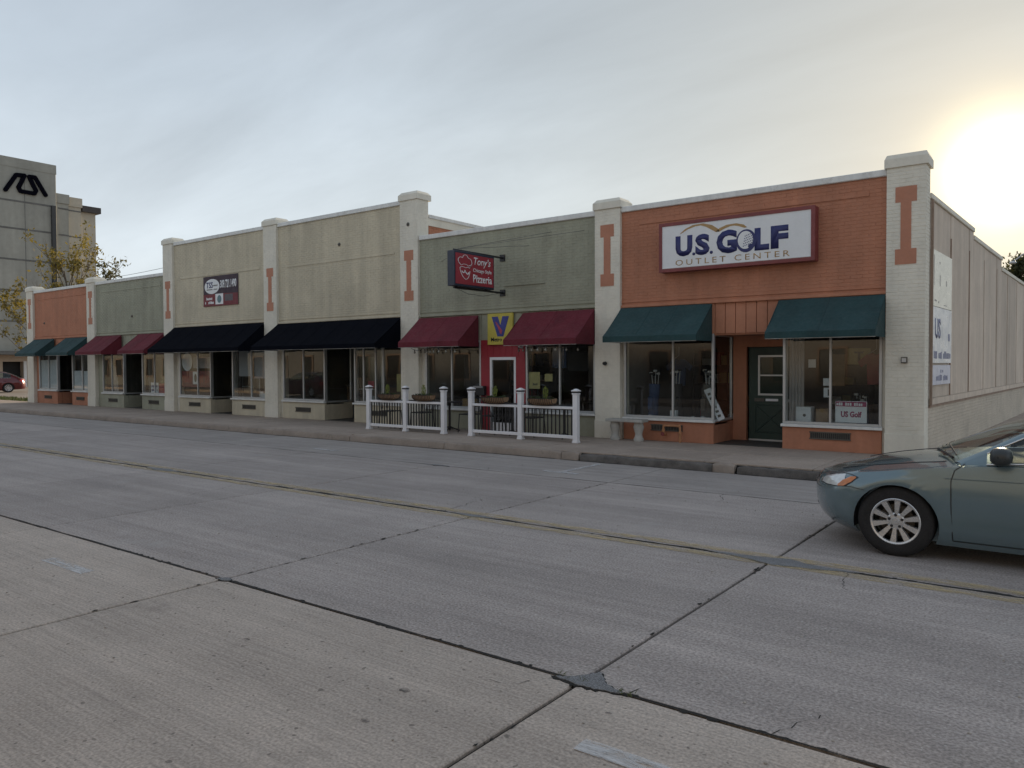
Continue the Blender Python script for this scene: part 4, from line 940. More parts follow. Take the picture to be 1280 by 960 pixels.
def make_car(x0, yc, z0, paint, label, detail=True):
    """Front bumper at x0, nose towards -X, left flank towards -Y."""
    t = thing('car', (x0 + 2.4, yc, z0), label, 'car', 'cars')
    def G(u, v, z): return (x0 + u, yc - v, z0 + z)
    M_rub = mat('tyre_rubber', (.018, .018, .019), .8, .2, 20, .3, 60); M_trim = mat('black_trim', (.02, .02, .022), .5, .1, 10); M_chr = mat('bright_trim', (.62, .63, .64), .18, .03, 5, metallic=1.0)
    M_rim = mat('alloy', (.66, .67, .68), .32, .05, 6, metallic=.75); M_cab = mat('cabin_cloth', (.045, .047, .05), .85, .2, 10)
    # lower shell: columns run nose to tail along horizontal contours, rows from sill to shoulder, then across bonnet and boot
    NU, NZ, NV = 84, 14, 9; A = []
    for i in range(NU + 1):
        s_ = i / NU
        A.append(.5 * (1 - math.cos(math.pi * s_)) * .55 + s_ * .45 if 0 < i < NU else float(i == NU))
    A = [(a if 0 < k < NU else a) for k, a in enumerate(A)]
    grid = []
    for i, a in enumerate(A):
        col = []; un = 4.805 * a; zb, zt = interp(ZBOT, un), interp(ZTOP, un)
        for j in range(NZ + 1):
            z = zb + (zt - zb) * j / NZ; uf, ur = interp(UF, z), interp(UR, z)
            e = a ** 1.55 if a < .12 else a; aa = a
            u = uf + (ur - uf) * aa; w = halfw(u, z) if 0 < i < NU else 0.0
            arch = flare(u, z)
            col.append((u, w + arch * (w > .5), z))
        u, w, z = col[-1]; cr_ = interp(CROWN, un)
        for j in range(1, NV + 1):
            f = 1 - j / NV; sh_ = 1 - f ** 2.2
            uu = u - (.10 * (1 - f * f) if un < 1.0 and False else 0)
            col.append((uu, w * f, z + cr_ * sh_))
        grid.append(col)
    vs, fs = [], []; n = NZ + 1 + NV; m_ = n
    for sd_ in (1, -1):
        k0 = len(vs)
        for col in grid: vs += [G(u, v * sd_, z) for u, v, z in col]
        for i in range(NU):
            for j in range(n - 1):
                a = k0 + i * n + j; fs.append((a, a + 1, a + n + 1, a + n))
    k0 = len(vs) // 2
    for i in range(NU): fs.append((i * n, (i + 1) * n, k0 + (i + 1) * n, k0 + i * n))   # underside
    body_me = MB().add(vs, fs).mesh('body', paint, aloc(t), doubles=True)
    body = bpy.data.objects.new('body', body_me); COL.objects.link(body); body.parent = t
    # wheel openings
    cut = MB()
    for cu in (CW1, CW2):
        for sd_ in (1, -1): cut.lathe([(.366, -.16), (.366, .16)], G(cu, sd_ * .86, .305), 40, 'Y')
    co = cut.build('cutter', None, t); mod = body.modifiers.new('b', 'BOOLEAN'); mod.operation = 'DIFFERENCE'; mod.solver = 'EXACT'; mod.object = co
    bpy.context.view_layer.update(); dg = bpy.context.evaluated_depsgraph_get()
    nm = bpy.data.meshes.new_from_object(body.evaluated_get(dg)); body.modifiers.clear(); body.data = nm; nm.name = 'body'
    bpy.data.objects.remove(co)
    bm = bmesh.new(); bm.from_mesh(nm); o_ = aloc(t); kill = []
    for f in bm.faces:                                           # open the shell under the cabin
        c = f.calc_center_median() + o_; u, v, z = c.x - x0, abs(c.y - yc), c.z - z0
        if 1.62 < u < 4.15 and v < halfw(u, interp(ZTOP, u)) - .10 and f.normal.z > .7 and z > .8: kill.append(f)
    bmesh.ops.delete(bm, geom=kill, context='FACES'); bm.to_mesh(nm); bm.free()
    nm.materials.clear(); nm.materials.append(paint); nm.shade_smooth(); nm.set_sharp_from_angle(angle=R(40))
    for cu in (CW1, CW2):
        for sd_ in (1, -1):
            mb = MB(); n_ = 26; r_ = .362
            for k in range(n_):
                a, b = math.pi * k / n_ * 1.12 - .19, math.pi * (k + 1) / n_ * 1.12 - .19
                y1, y2 = sd_ * .62, sd_ * .868
                mb.add([G(cu + r_ * math.cos(a), y1, .305 + r_ * math.sin(a)), G(cu + r_ * math.cos(b), y1, .305 + r_ * math.sin(b)), G(cu + r_ * math.cos(b), y2, .305 + r_ * math.sin(b)), G(cu + r_ * math.cos(a), y2, .305 + r_ * math.sin(a))], [(0, 1, 2, 3)])
                mb.add([G(cu, y1, .305), G(cu + r_ * math.cos(a), y1, .305 + r_ * math.sin(a)), G(cu + r_ * math.cos(b), y1, .305 + r_ * math.sin(b))], [(0, 1, 2)])
            mb.build('wheel_liner', M_trim, t)
    # cabin: rail curve, belt curve
    RAIL = [(1.42, .800, .900), (1.62, .775, 1.01), (1.88, .735, 1.165), (2.12, .690, 1.275), (2.36, .640, 1.365), (2.55, .618, 1.405), (2.78, .610, 1.425), (2.87, .610, 1.428), (3.15, .612, 1.425), (3.4, .620, 1.405), (3.62, .630, 1.365), (3.85, .655, 1.27), (4.05, .685, 1.16), (4.28, .725, 1.03)]
    PX_ = [.30, .26, .20, .14, .09, .05, .02, 0, 0, -.01, -.04, -.09, -.13, -.16]     # how far the middle bows forward
    CZ = [.062, .060, .052, .048, .046, .045, .045, .045, .045, .045, .042, .038, .030, .02]
    def side(i, s_, sd_):
        u, v, z = RAIL[i]; zb = interp(ZTOP, u) - .004; vb = halfw(u, zb) - .028
        bul = .018 * math.sin(math.pi * s_) * min(1, (z - zb) / .3)
        return G(u, sd_ * (vb + (v - vb) * s_ + bul), zb + (z - zb) * s_)
    SS = [0, .10, .30, .5, .7, .90, 1.0]
    nR = len(RAIL)
    frame = MB()
    for sd_ in (1, -1):
        for i in range(nR - 1):
            for j in range(len(SS) - 1):
                q4 = [side(i, SS[j], sd_), side(i + 1, SS[j], sd_), side(i + 1, SS[j + 1], sd_), side(i, SS[j + 1], sd_)]
                win = 1 <= i <= 10 and 1 <= j <= 4 and i != 6
                if not win: frame.add(q4, [(0, 1, 2, 3)])
        for (ia, ib) in ((1, 6), (7, 11)):
            w_ = MB()
            for i in range(ia, ib):
                for j in range(1, 5): w_.add([side(i, SS[j], sd_), side(i + 1, SS[j], sd_), side(i + 1, SS[j + 1], sd_), side(i, SS[j + 1], sd_)], [(0, 1, 2, 3)])
            w_.build('side_window', M_cglass, t, smooth=True, doubles=True, flat_angle=60)
        for s_, r_ in ((.085, .009), (.915, .008)):
            MB().tube([Vector(side(i, s_, sd_)) + Vector((0, -sd_ * .006, 0)) for i in range(1, 12)], r_, 6).build('window_trim', M_chr, t, smooth=True, flat_angle=70)
        bp = MB()
        for i in (6,):
            for j in range(1, 5): bp.add([tuple(Vector(side(a, b, sd_)) + Vector((0, -sd_ * .003, 0))) for a, b in ((i, SS[j]), (i + 1, SS[j]), (i + 1, SS[j + 1]), (i, SS[j + 1]))], [(0, 1, 2, 3)])
        bp.build('door_pillar', M_trim, t)
    VV = [-1, -.93, -.7, -.35, 0, .35, .7, .93, 1]
    def top(i, f):
        u, v, z = RAIL[i]; e = 1 - f * f; return G(u - PX_[i] * e, f * v, z + CZ[i] * e)
    ws, bl = MB(), MB()
    for i in range(nR - 1):
        for j in range(8):
            q4 = [top(i, VV[j]), top(i, VV[j + 1]), top(i + 1, VV[j + 1]), top(i + 1, VV[j])]
            if i < 4 and 1 <= j <= 6: ws.add(q4, [(0, 1, 2, 3)])
            elif i >= 10 and 1 <= j <= 6: bl.add(q4, [(0, 1, 2, 3)])
            else: frame.add(q4, [(0, 1, 2, 3)])
    frame.build('roof', paint, t, smooth=True, doubles=True, flat_angle=45)
    ws.build('windscreen', M_cglass, t, smooth=True, doubles=True, flat_angle=60); bl.build('rear_window', M_cglass, t, smooth=True, doubles=True, flat_angle=60)
    # cabin fittings
    MB().box(*sorted((G(1.5, 0, 0)[0], G(4.1, 0, 0)[0])), yc - .72, yc + .72, z0 + .22, z0 + .30).build('cabin_floor', M_cab, t)
    for sd_ in (1, -1):
        MB().box(G(1.5, 0, 0)[0], G(4.1, 0, 0)[0], yc - sd_ * .78, yc - sd_ * .72, z0 + .28, z0 + .88).build('door_lining', M_cab, t)
        for u, dn in ((2.45, 'seat'), (3.35, 'seat')):
            s_ = MB().hexa([G(u - .25, sd_ * .6, .35), G(u + .3, sd_ * .6, .35), G(u + .3, sd_ * .14, .35), G(u - .25, sd_ * .14, .35), G(u - .25, sd_ * .6, .56), G(u + .3, sd_ * .6, .50), G(u + .3, sd_ * .14, .50), G(u - .25, sd_ * .14, .56)])
            s_.hexa([G(u + .22, sd_ * .58, .5), G(u + .42, sd_ * .58, .5), G(u + .42, sd_ * .16, .5), G(u + .22, sd_ * .16, .5), G(u + .42, sd_ * .54, 1.08), G(u + .54, sd_ * .54, 1.06), G(u + .54, sd_ * .2, 1.06), G(u + .42, sd_ * .2, 1.08)])
            s_.hexa([G(u + .44, sd_ * .48, 1.1), G(u + .54, sd_ * .48, 1.1), G(u + .54, sd_ * .26, 1.1), G(u + .44, sd_ * .26, 1.1), G(u + .47, sd_ * .46, 1.25), G(u + .56, sd_ * .46, 1.24), G(u + .56, sd_ * .28, 1.24), G(u + .47, sd_ * .28, 1.25)])
            s_.build('seat', M_cab, t, bevel=.03, seg=2)
    MB().hexa([G(1.35, .74, .6), G(1.95, .72, .6), G(1.95, -.72, .6), G(1.35, -.74, .6), G(1.35, .74, .90), G(1.9, .72, .93), G(1.9, -.72, .93), G(1.35, -.74, .90)]).build('dashboard', M_cab, t, bevel=.02)
    whl = MB(); c0 = Vector((2.08, .38, .93)); pts = []
    for k in range(25):
        a = 2 * math.pi * k / 24; pts.append(G(c0.x + .18 * math.sin(a) * .42, c0.y + .185 * math.cos(a), c0.z + .18 * math.sin(a) * .9))
    whl.tube(pts, .015, 8, False); whl.tube([G(c0.x, c0.y - .17, c0.z), G(c0.x, c0.y + .17, c0.z)], .022, 6); whl.tube([G(c0.x, c0.y, c0.z), G(1.9, c0.y, .82)], .03, 6); whl.build('steering_wheel', M_trim, t, smooth=True)
    # lamps and flush details laid on the shell
    def skin(u, z, d, sd_): return G(u, sd_ * (halfw(u, z) + flare(u, z) + d), z)
    def skin_patch(nm, m_, cols, d, sd_, nu=14, nz=5, th=.02):
        mb = MB(); P_ = []
        for i in range(nu + 1):
            a = i / nu; u = cols[0][0] + (cols[-1][0] - cols[0][0]) * a
            lo, hi = interp([(c[0], c[1]) for c in cols], u), interp([(c[0], c[2]) for c in cols], u)
            P_.append([(u, lo + (hi - lo) * j / nz) for j in range(nz + 1)])
        w = nz + 1; vs_ = [skin(u, z, d, sd_) for r in P_ for u, z in r]; k = len(vs_); vs_ += [skin(u, z, d - th, sd_) for r in P_ for u, z in r]; fs_ = []
        for i in range(nu):
            for j in range(nz): a = i * w + j; fs_ += [(a, a + 1, a + w + 1, a + w), (k + a, k + a + w, k + a + w + 1, k + a + 1)]
            fs_ += [(i * w, (i + 1) * w, k + (i + 1) * w, k + i * w), (i * w + nz, k + i * w + nz, k + (i + 1) * w + nz, (i + 1) * w + nz)]
        for j in range(nz): fs_ += [(j, k + j, k + j + 1, j + 1), (nu * w + j, nu * w + j + 1, k + nu * w + j + 1, k + nu * w + j)]
        return mb.add(vs_, fs_).build(nm, m_, t, smooth=True, flat_angle=50)
    M_lens = mat('lamp_lens', (.66, .69, .70), .12, .12, 22, coat=.6, metallic=.35); M_amb = mat('lamp_amber', (.60, .19, .045), .2, .15, 20, coat=.6); M_tail = mat('lamp_red', (.45, .02, .02), .2, .1, 20, coat=.6)
    def strip(pts, w, m_=None, nm='panel_gap', d=.004, sd_=1):
        mb = MB()
        for (a, b) in zip(pts, pts[1:]):
            du, dz = b[0] - a[0], b[1] - a[1]; L_ = math.hypot(du, dz); nx, nz_ = -dz / L_ * w, du / L_ * w; k = max(1, int(L_ / .06))
            for i in range(k):
                p = (a[0] + du * i / k, a[1] + dz * i / k); q_ = (a[0] + du * (i + 1) / k, a[1] + dz * (i + 1) / k)
                mb.add([skin(p[0] - nx, p[1] - nz_, d, sd_), skin(q_[0] - nx, q_[1] - nz_, d, sd_), skin(q_[0] + nx, q_[1] + nz_, d, sd_), skin(p[0] + nx, p[1] + nz_, d, sd_)], [(0, 1, 2, 3)])
        return mb.build(nm, m_ or M_trim, t)
    for sd_ in (1, -1):
        skin_patch('headlight', M_lens, [(.17, .610, .640), (.24, .602, .676), (.34, .604, .706), (.44, .625, .722)], .006, sd_)
        skin_patch('turn_signal', M_amb, [(.37, .605, .622), (.43, .612, .672), (.50, .655, .708), (.55, .698, .712)], .0075, sd_)
        strip([(.165, .606), (.24, .597), (.36, .598), (.45, .612), (.57, .708), (.50, .726), (.40, .728), (.24, .69)], .0035, sd_=sd_, d=.0045)
        skin_patch('tail_light', M_tail, [(4.35, .78, .86), (4.5, .72, .90), (4.7, .70, .88)], .006, sd_)
        strip([(1.37, .20), (1.36, .45), (1.355, .75), (1.38, .84), (1.46, .905)], .004, sd_=sd_)
        strip([(2.82, .19), (2.82, .93)], .004, sd_=sd_); strip([(3.72, .93), (3.70, .72), (3.50, .45), (3.38, .2)], .004, sd_=sd_); strip([(1.37, .20), (3.38, .20)], .004, sd_=sd_)
        strip([(.64, .60), (.50, .615), (.40, .607)], .003, sd_=sd_)
        strip([(1.30, .765), (2.2, .775), (3.0, .785)], .0035, mat('crease_shadow', tuple(c * .55 for c in paint_cols[paint.name]), .5, .05, 5, metallic=.3), 'crease_shade_strip', .003, sd_)  # darker strip of paint colour stands in for shade along the door crease
        for u in (2.55, 3.5): MB().tube([skin(u - .1, .80, .004, sd_), skin(u - .07, .805, .035, sd_), skin(u + .07, .81, .035, sd_), skin(u + .1, .81, .004, sd_)], [.01, .016, .016, .01], 8).build('door_handle', paint, t, smooth=True)
        mc = Vector((1.74, halfw(1.74, .9) + .13, 1.0)); mb = MB(); nn, mm = 14, 8; vs_ = []
        for i in range(mm + 1):
            ph = -math.pi / 2 + math.pi * i / mm
            for k in range(nn):
                a = 2 * math.pi * k / nn; cx_, cz_ = math.copysign(abs(math.cos(a)) ** .7, math.cos(a)), math.copysign(abs(math.sin(a)) ** .7, math.sin(a)); r_ = max(.02, math.cos(ph)) ** .6
                vs_.append(G(mc.x + .085 * math.sin(ph), sd_ * (mc.y + .115 * cx_ * r_), mc.z + .078 * cz_ * r_))
        fs_ = [(i * nn + k, i * nn + (k + 1) % nn, (i + 1) * nn + (k + 1) % nn, (i + 1) * nn + k) for i in range(mm) for k in range(nn)] + [tuple(range(nn))[::-1], tuple(range(mm * nn, (mm + 1) * nn))]
        mr_ = mb.add(vs_, fs_).build('mirror', mat('mirror_shell', (.035, .042, .045), .35, .08, 8), t, smooth=True, flat_angle=60)
        MB().tube([G(mc.x - .02, sd_ * (mc.y - .05), .945), G(mc.x - .03, sd_ * (halfw(1.7, .9) - .02), .925)], .028, 8).build('arm', M_trim, mr_)
    # bonnet shut line, wipers
    zz0 = lambda u, f: interp(ZTOP, u) + interp(CROWN, u) * (1 - abs(f) ** 2.2)
    for sd_ in (1, -1):
        MB().tube([G(u, sd_ * halfw(u, interp(ZTOP, u)) * .88, zz0(u, .88) + .001) for u in (.38, .5, .7, .9, 1.1, 1.3)], .0045, 4).build('bonnet_gap', M_trim, t)
    for (ua, va, ub, vb) in ((1.16, .20, 1.34, .66), (1.13, -.40, 1.19, .12)):
        MB().tube([G(ua, va, zz0(ua, va / .8) + .015), G(ub, vb, zz0(ub, vb / .8) + .02)], .013, 6).tube([G(ub + .03, vb, zz0(ub, vb / .8) + .045), G(ua + .10, va + .04, zz0(ua, va / .8) + .07)], .007, 5).build('wiper', M_trim, t)
    # nose: grille, lower intake, plate
    def nose(nm, m_, va, vb, za, zb_, d):
        mb = MB(); n_ = 16
        for i in range(n_):
            v0, v1 = va + (vb - va) * i / n_, va + (vb - va) * (i + 1) / n_
            mb.add([G(frontu(v0, za) - d, v0, za), G(frontu(v1, za) - d, v1, za), G(frontu(v1, zb_) - d, v1, zb_), G(frontu(v0, zb_) - d, v0, zb_)], [(0, 1, 2, 3)])
        return mb.build(nm, m_, t)
    gr_ = nose('grille', M_trim, -.36, .36, .55, .63, .004)
    for k in range(3): nose('grille_bar', M_chr, -.35, .35, .562 + k * .024, .570 + k * .024, .010)
    nose('lower_intake', M_trim, -.40, .40, .26, .36, .004)
    nose('number_plate', M_whitep, -.15, .15, .39, .49, .012)
    MB().box(G(4.80, 0, 0)[0], G(4.83, 0, 0)[0], yc - .15, yc + .15, z0 + .62, z0 + .74).build('number_plate', M_whitep, t)
    # wheels
    for cu in (CW1, CW2):
        for sd_ in (1, -1):
            c = G(cu, sd_ * .765, .325); s_ = -sd_
            w = MB().lathe([(.06, s_ * -.06), (.19, s_ * -.055), (.205, s_ * -.10), (.207, s_ * .085)], c, 32, 'Y', False).build('wheel', M_trim, t, smooth=True)
            MB().lathe([(.216, -.10), (.275, -.112), (.318, -.098), (.330, -.07), (.331, 0), (.330, .07), (.318, .098), (.275, .112), (.225, .100), (.216, .085), (.214, 0), (.216, -.10)], c, 48, 'Y', False).build('tyre', M_rub, w, smooth=True, flat_angle=60)
            rm = MB(); ring = [(.219, s_ * .098), (.210, s_ * .104), (.197, s_ * .098), (.194, s_ * .07), (.205, s_ * .02)]; n_ = 48; vs_ = []
            for r_, h in ring:
                for k in range(n_): a = 2 * math.pi * k / n_; vs_.append((c[0] + r_ * math.cos(a), c[1] + h, c[2] + r_ * math.sin(a)))
            rm.add(vs_, [(i * n_ + k, i * n_ + (k + 1) % n_, (i + 1) * n_ + (k + 1) % n_, (i + 1) * n_ + k) for i in range(len(ring) - 1) for k in range(n_)])
            for k in range(10):
                a = 2 * math.pi * (k + .35) / 10; ca, sa = math.cos(a), math.sin(a)
                def W(r_, tt, h): return (c[0] + r_ * ca - tt * sa, c[1] + s_ * h, c[2] + r_ * sa + tt * ca)
                rm.hexa([W(.05, -.015, .03), W(.199, -.030, .045), W(.199, .030, .045), W(.05, .015, .03), W(.05, -.013, .075), W(.199, -.026, .090), W(.199, .026, .090), W(.05, .013, .075)])
            rm.lathe([(.078, s_ * .03), (.078, s_ * .07), (.066, s_ * .078), (.035, s_ * .080), (.030, s_ * .086), (.01, s_ * .087)], c, 24, 'Y')
            rm.build('rim', M_rim, w, smooth=True, flat_angle=30)
            for k in range(5):
                a = 2 * math.pi * (k + .25) / 5; MB().lathe([(.014, s_ * .066), (.014, s_ * .0795), (.006, s_ * .08)], (c[0] + .057 * math.cos(a), c[1], c[2] + .057 * math.sin(a)), 8, 'Y').build('lug_nut', M_trim, w)
            MB().lathe([(.05, s_ * -.02), (.15, s_ * -.02), (.15, s_ * .012), (.05, s_ * .012)], c, 28, 'Y').build('brake_disc', M_grille, w)
    return t
paint_cols = {'paint_teal': (.155, .225, .255), 'paint_red': (.11, .006, .010)}
M_teal = mat('paint_teal', paint_cols['paint_teal'], .25, .03, 3, metallic=.45, coat=1.0, coords='object', dirt=((.20, .20, .19), 3.0, .58, .22))
M_cred = mat('paint_red', paint_cols['paint_red'], .3, .03, 3, metallic=.3, coat=1.0, coords='object')
make_car(-2.31, 8.69, 0, M_teal, 'blue-green saloon car entering at the right edge, facing left')
rc = make_car(-60.7 - 2.4, 20.45, 0.02, M_cred, 'dark red car parked in the lot at the far left edge'); rc.rotation_euler = (0, 0, R(75))

make_car(-38.4, 1.75, 0, M_cred, 'red car parked across the street, mirrored in the right tan shop window')
# ------------------------------------------------------------------ concrete office block far left
t = thing('office_block', (-75, 30, 0), 'tall grey concrete building with a black zigzag emblem at the far left', 'building')
M_conc = mat('office_concrete', (.33, .32, .28), .85, .10, .35, .3, 20, streak=((.9, .9, .07), .16)); M_concw = mat('office_concrete_tan_sunlit', (.47, .42, .335), .85, .08, .4, streak=((.9, .9, .08), .08)); M_band = mat('office_joint', (.15, .145, .135), .9, .2, 1)  # warm tone is tan with the sunward tower face's brightness put into it
FX = -75.0
box('wall', M_conc, t, FX - 30, FX, 6, 31.22, 3.15, 20.0, bevel=.03)
box('parapet', M_conc, t, FX - 30.1, FX + .03, 5.9, 31.25, 19.2, 20.02)
box('tower', M_conc, t, FX - 16, FX - .35, 31.23, 32.4, 0, 17.55); box('parapet', M_conc, t, FX - 16.1, FX - .25, 31.24, 32.45, 16.75, 17.6)
box('tower', M_concw, t, FX - 16, FX - .6, 32.41, 33.6, 0, 17.45); box('parapet', M_concw, t, FX - 16.1, FX - .5, 32.46, 33.7, 16.65, 17.5)
box('wing', M_concw, t, FX - 14, FX - .9, 33.61, 35.05, 0, 16.6); box('roof_edge', mat('roof_dark', (.07, .06, .055), .7, .1, 2), t, FX - 14.2, FX - .5, 33.72, 35.4, 16.35, 16.9)
for z in (5.7, 8.4, 11.1, 13.8, 16.2):
    box('panel_joint', M_band, t, FX - .02, FX + .012, 6, 31.0, z, z + .16); box('panel_joint', M_band, t, FX - .38, FX - .33, 31.5, 32.4, z, z + .14); box('panel_joint', M_band, t, FX - .63, FX - .585, 32.42, 33.58, z, z + .13)
for y in (9, 12, 15, 18, 21, 24, 26.0, 28.6): box('panel_joint', M_band, t, FX - .02, FX + .006, y, y + .05, 3.2, 18.5)
box('downpipe', mat('pipe_dark', (.05, .05, .05), .6, .1, 2), t, FX + .02, FX + .32, 30.72, 31.05, 3.2, 16.3)
box('ledge', M_band, t, FX - 28, FX + .9, 6.5, 33, 2.85, 3.14)
M_lowb = mat('office_base_brick', (.42, .33, .25), .85, .12, 1.2)
lw = MB().box(FX - 28, FX - .3, 6.5, 26.75, 0, 2.84).box(FX - 28, FX - .3, 28.45, 34, 0, 2.84).box(FX - 28, FX - .3, 26.75, 28.45, 2.25, 2.84).build('base_wall', M_lowb, t)
box('doorway', M_dark, t, FX - 1.4, FX - 1.2, 26.7, 28.5, 0, 2.25); box('door_frame', M_coping, t, FX - .35, FX - .22, 28.38, 28.62, 0, 2.3); box('door_glass', M_cglass, t, FX - 1.0, FX - .98, 26.75, 28.45, .3, 1.0)
mb = MB(); o = box('wall_meter', mat('meter_grey', (.2, .2, .2), .6, .1, 3), t, FX - .3, FX - .1, 29.0, 29.35, .8, 1.25)
# emblem: two mirrored strokes meeting in a U, read in metres along the wall from the measured picture
def E_(u, v, d): return (FX + .02 + d, 27.0 + u * 3.4, 17.1 + (v - .33) / .75 * 1.5)
strk = [[(.03, .33), (.28, 1.05), (.47, 1.08), (.40, .78), (.33, .52), (.37, .37), (.70, .36), (.74, .50), (.66, .76), (.585, 1.07), (.72, 1.08), (.97, .37)]]
M_blk = mat('emblem_black', (.004, .004, .008), .95, .1, 2, spec=.05)
emb = MB(); path = strk[0]
for i in range(len(path) - 1):
    (a, b), (c, d_) = path[i], path[i + 1]; ww = .17
    P0, P1 = Vector(E_(a, b, 0)), Vector(E_(c, d_, 0)); dd = (P1 - P0).normalized(); nn = Vector((1, 0, 0)).cross(dd) * ww
    emb.hexa([P0 - nn, P1 - nn, P1 + nn, P0 + nn, P0 - nn + Vector((.14, 0, 0)), P1 - nn + Vector((.14, 0, 0)), P1 + nn + Vector((.14, 0, 0)), P0 + nn + Vector((.14, 0, 0))])
for (a, b) in path:
    c = E_(a, b, 0); n_ = 14
    emb.prism([(.17 * math.cos(2 * math.pi * k / n_), .17 * math.sin(2 * math.pi * k / n_)) for k in range(n_)], lambda u, v: (c[0], c[1] + u, c[2] + v), lambda u, v: (c[0] + .142, c[1] + u, c[2] + v))
emb.build('emblem', M_blk, t)

# ------------------------------------------------------------------ trees
def make_tree(name, base, height, spread, seed, label, m_leaf, leaves, lsize, limbs=9, upright=.8, trunk_r=.16, start=.3, droop=0, group='trees', per=22):
    q = random.Random(seed); t = thing(name, base, label, 'tree', group); base = Vector(base)
    M_bark = mat('bark', (.11, .09, .07), .9, .25, 6, .6, 30)
    tr = MB(); pts = [base + Vector((q.uniform(-.05, .05) * i, q.uniform(-.05, .05) * i, height * .75 * i / 6 - (.1 if i == 0 else 0))) for i in range(7)]
    tr.tube(pts, [trunk_r * (1 - .12 * i) for i in range(7)], 9)
    tips = []
    def limb(p, d, L_, r_, lev):
        n_ = 5; path = [p]; dd = d.normalized()
        for i in range(n_):
            dd = (dd + Vector((q.uniform(-.16, .16), q.uniform(-.16, .16), q.uniform(-.05, .14) - droop * .1))).normalized(); path.append(path[-1] + dd * L_ / n_)
            if lev > 0 or i > 1: tips.append((path[-1], dd, lev))
        tr.tube(path, [r_ * (1 - .16 * i) for i in range(n_ + 1)], 6 if lev else 7)
        if lev < 2:
            for k in range(5 if lev == 0 else 3):
                i = q.randint(1, n_); a = Vector((q.uniform(-1, 1), q.uniform(-1, 1), q.uniform(-.1, .9)))
                limb(path[i], (dd * upright + a * .75), L_ * q.uniform(.35, .6), r_ * .45, lev + 1)
    for k in range(limbs):
        h = start + (1 - start) * .9 * (k + .5) / limbs; i = min(5, int(h * 6)); p = pts[i] + (pts[i + 1] - pts[i]) * (h * 6 - i); a = k * 2.4 + q.uniform(-.4, .4)
        d = Vector((math.cos(a), math.sin(a), upright * (.5 + h)))
        limb(p, d, spread * (1.15 - .45 * h) * q.uniform(.75, 1.1), trunk_r * .42 * (1.1 - h * .5), 0)
    tr.build('trunk', M_bark, t, smooth=True, flat_angle=60)
    lf = MB(); cnt = 0
    while cnt < leaves:
        p, dd, lev = q.choice(tips)
        for k in range(q.randint(2, per)):
            c = p + Vector((q.gauss(0, 1), q.gauss(0, 1), q.gauss(0, .8))) * lsize * 1.5
            n1 = Vector((q.uniform(-1, 1), q.uniform(-1, 1), q.uniform(-.4, 1))).normalized(); a = n1.orthogonal().normalized(); b = n1.cross(a); rr = q.uniform(0, 6.28); a, b = a * math.cos(rr) + b * math.sin(rr), b * math.cos(rr) - a * math.sin(rr)
            s_ = lsize * q.uniform(.6, 1.25)
            lf.add([c - a * s_, c - b * s_ * .45, c + a * s_, c + b * s_ * .45], [(0, 1, 2, 3)]); cnt += 1
    lf.build('crown', m_leaf, t)
    return t
def leafmat(name, col, trans):
    if name in MATS: return MATS[name]
    M = mat(name, col, .7, .35, 1.6)
    N, L = M.node_tree.nodes, M.node_tree.links; b = N['Principled BSDF']; tl = N.new('ShaderNodeBsdfTranslucent'); tl.inputs[0].default_value = (*trans, 1); ad = N.new('ShaderNodeMixShader'); ad.inputs[0].default_value = .4
    L.new(b.outputs[0], ad.inputs[1]); L.new(tl.outputs[0], ad.inputs[2]); L.new(ad.outputs[0], N['Material Output'].inputs[0]); return M
M_ly = leafmat('leaf_yellowing', (.13, .115, .03), (.30, .23, .045)); M_ld = leafmat('leaf_dark', (.045, .055, .025), (.10, .10, .03)); M_lo = leafmat('leaf_olive', (.07, .075, .028), (.15, .13, .04))
make_tree('street_tree', (-54.5, 23.4, 0), 10.9, 3.3, 4, 'yellowing tree rising behind the orange end shop', M_ly, 2700, .13, 13, 1.7, .15, .25, per=18)
make_tree('street_tree', (-54.3, 26.0, 0), 10.6, 2.3, 9, 'sparse small tree against the sky behind the left sage shop', M_lo, 1300, .12, 12, 2.0, .12, .35, per=12)
make_tree('street_tree', (-58.6, 23.1, 0), 6.6, 3.4, 13, 'low olive tree left of the end pillar in front of the office block', M_ly, 2600, .13, 11, .6, .12, .3, per=22)
for i, (x, y, h, s_, l) in enumerate(((-4.6, 60, 9.4, 3.2, 'dark hazy tree behind the stepped side wall at the right edge'), (-1.4, 63, 9.6, 3.6, 'dark tree cut by the right edge of the picture'))):
    make_tree('background_tree', (x, y, -.1), h, s_, 30 + i, l, M_ld, 9000, .17, 13, .8, .28, .2, per=30)

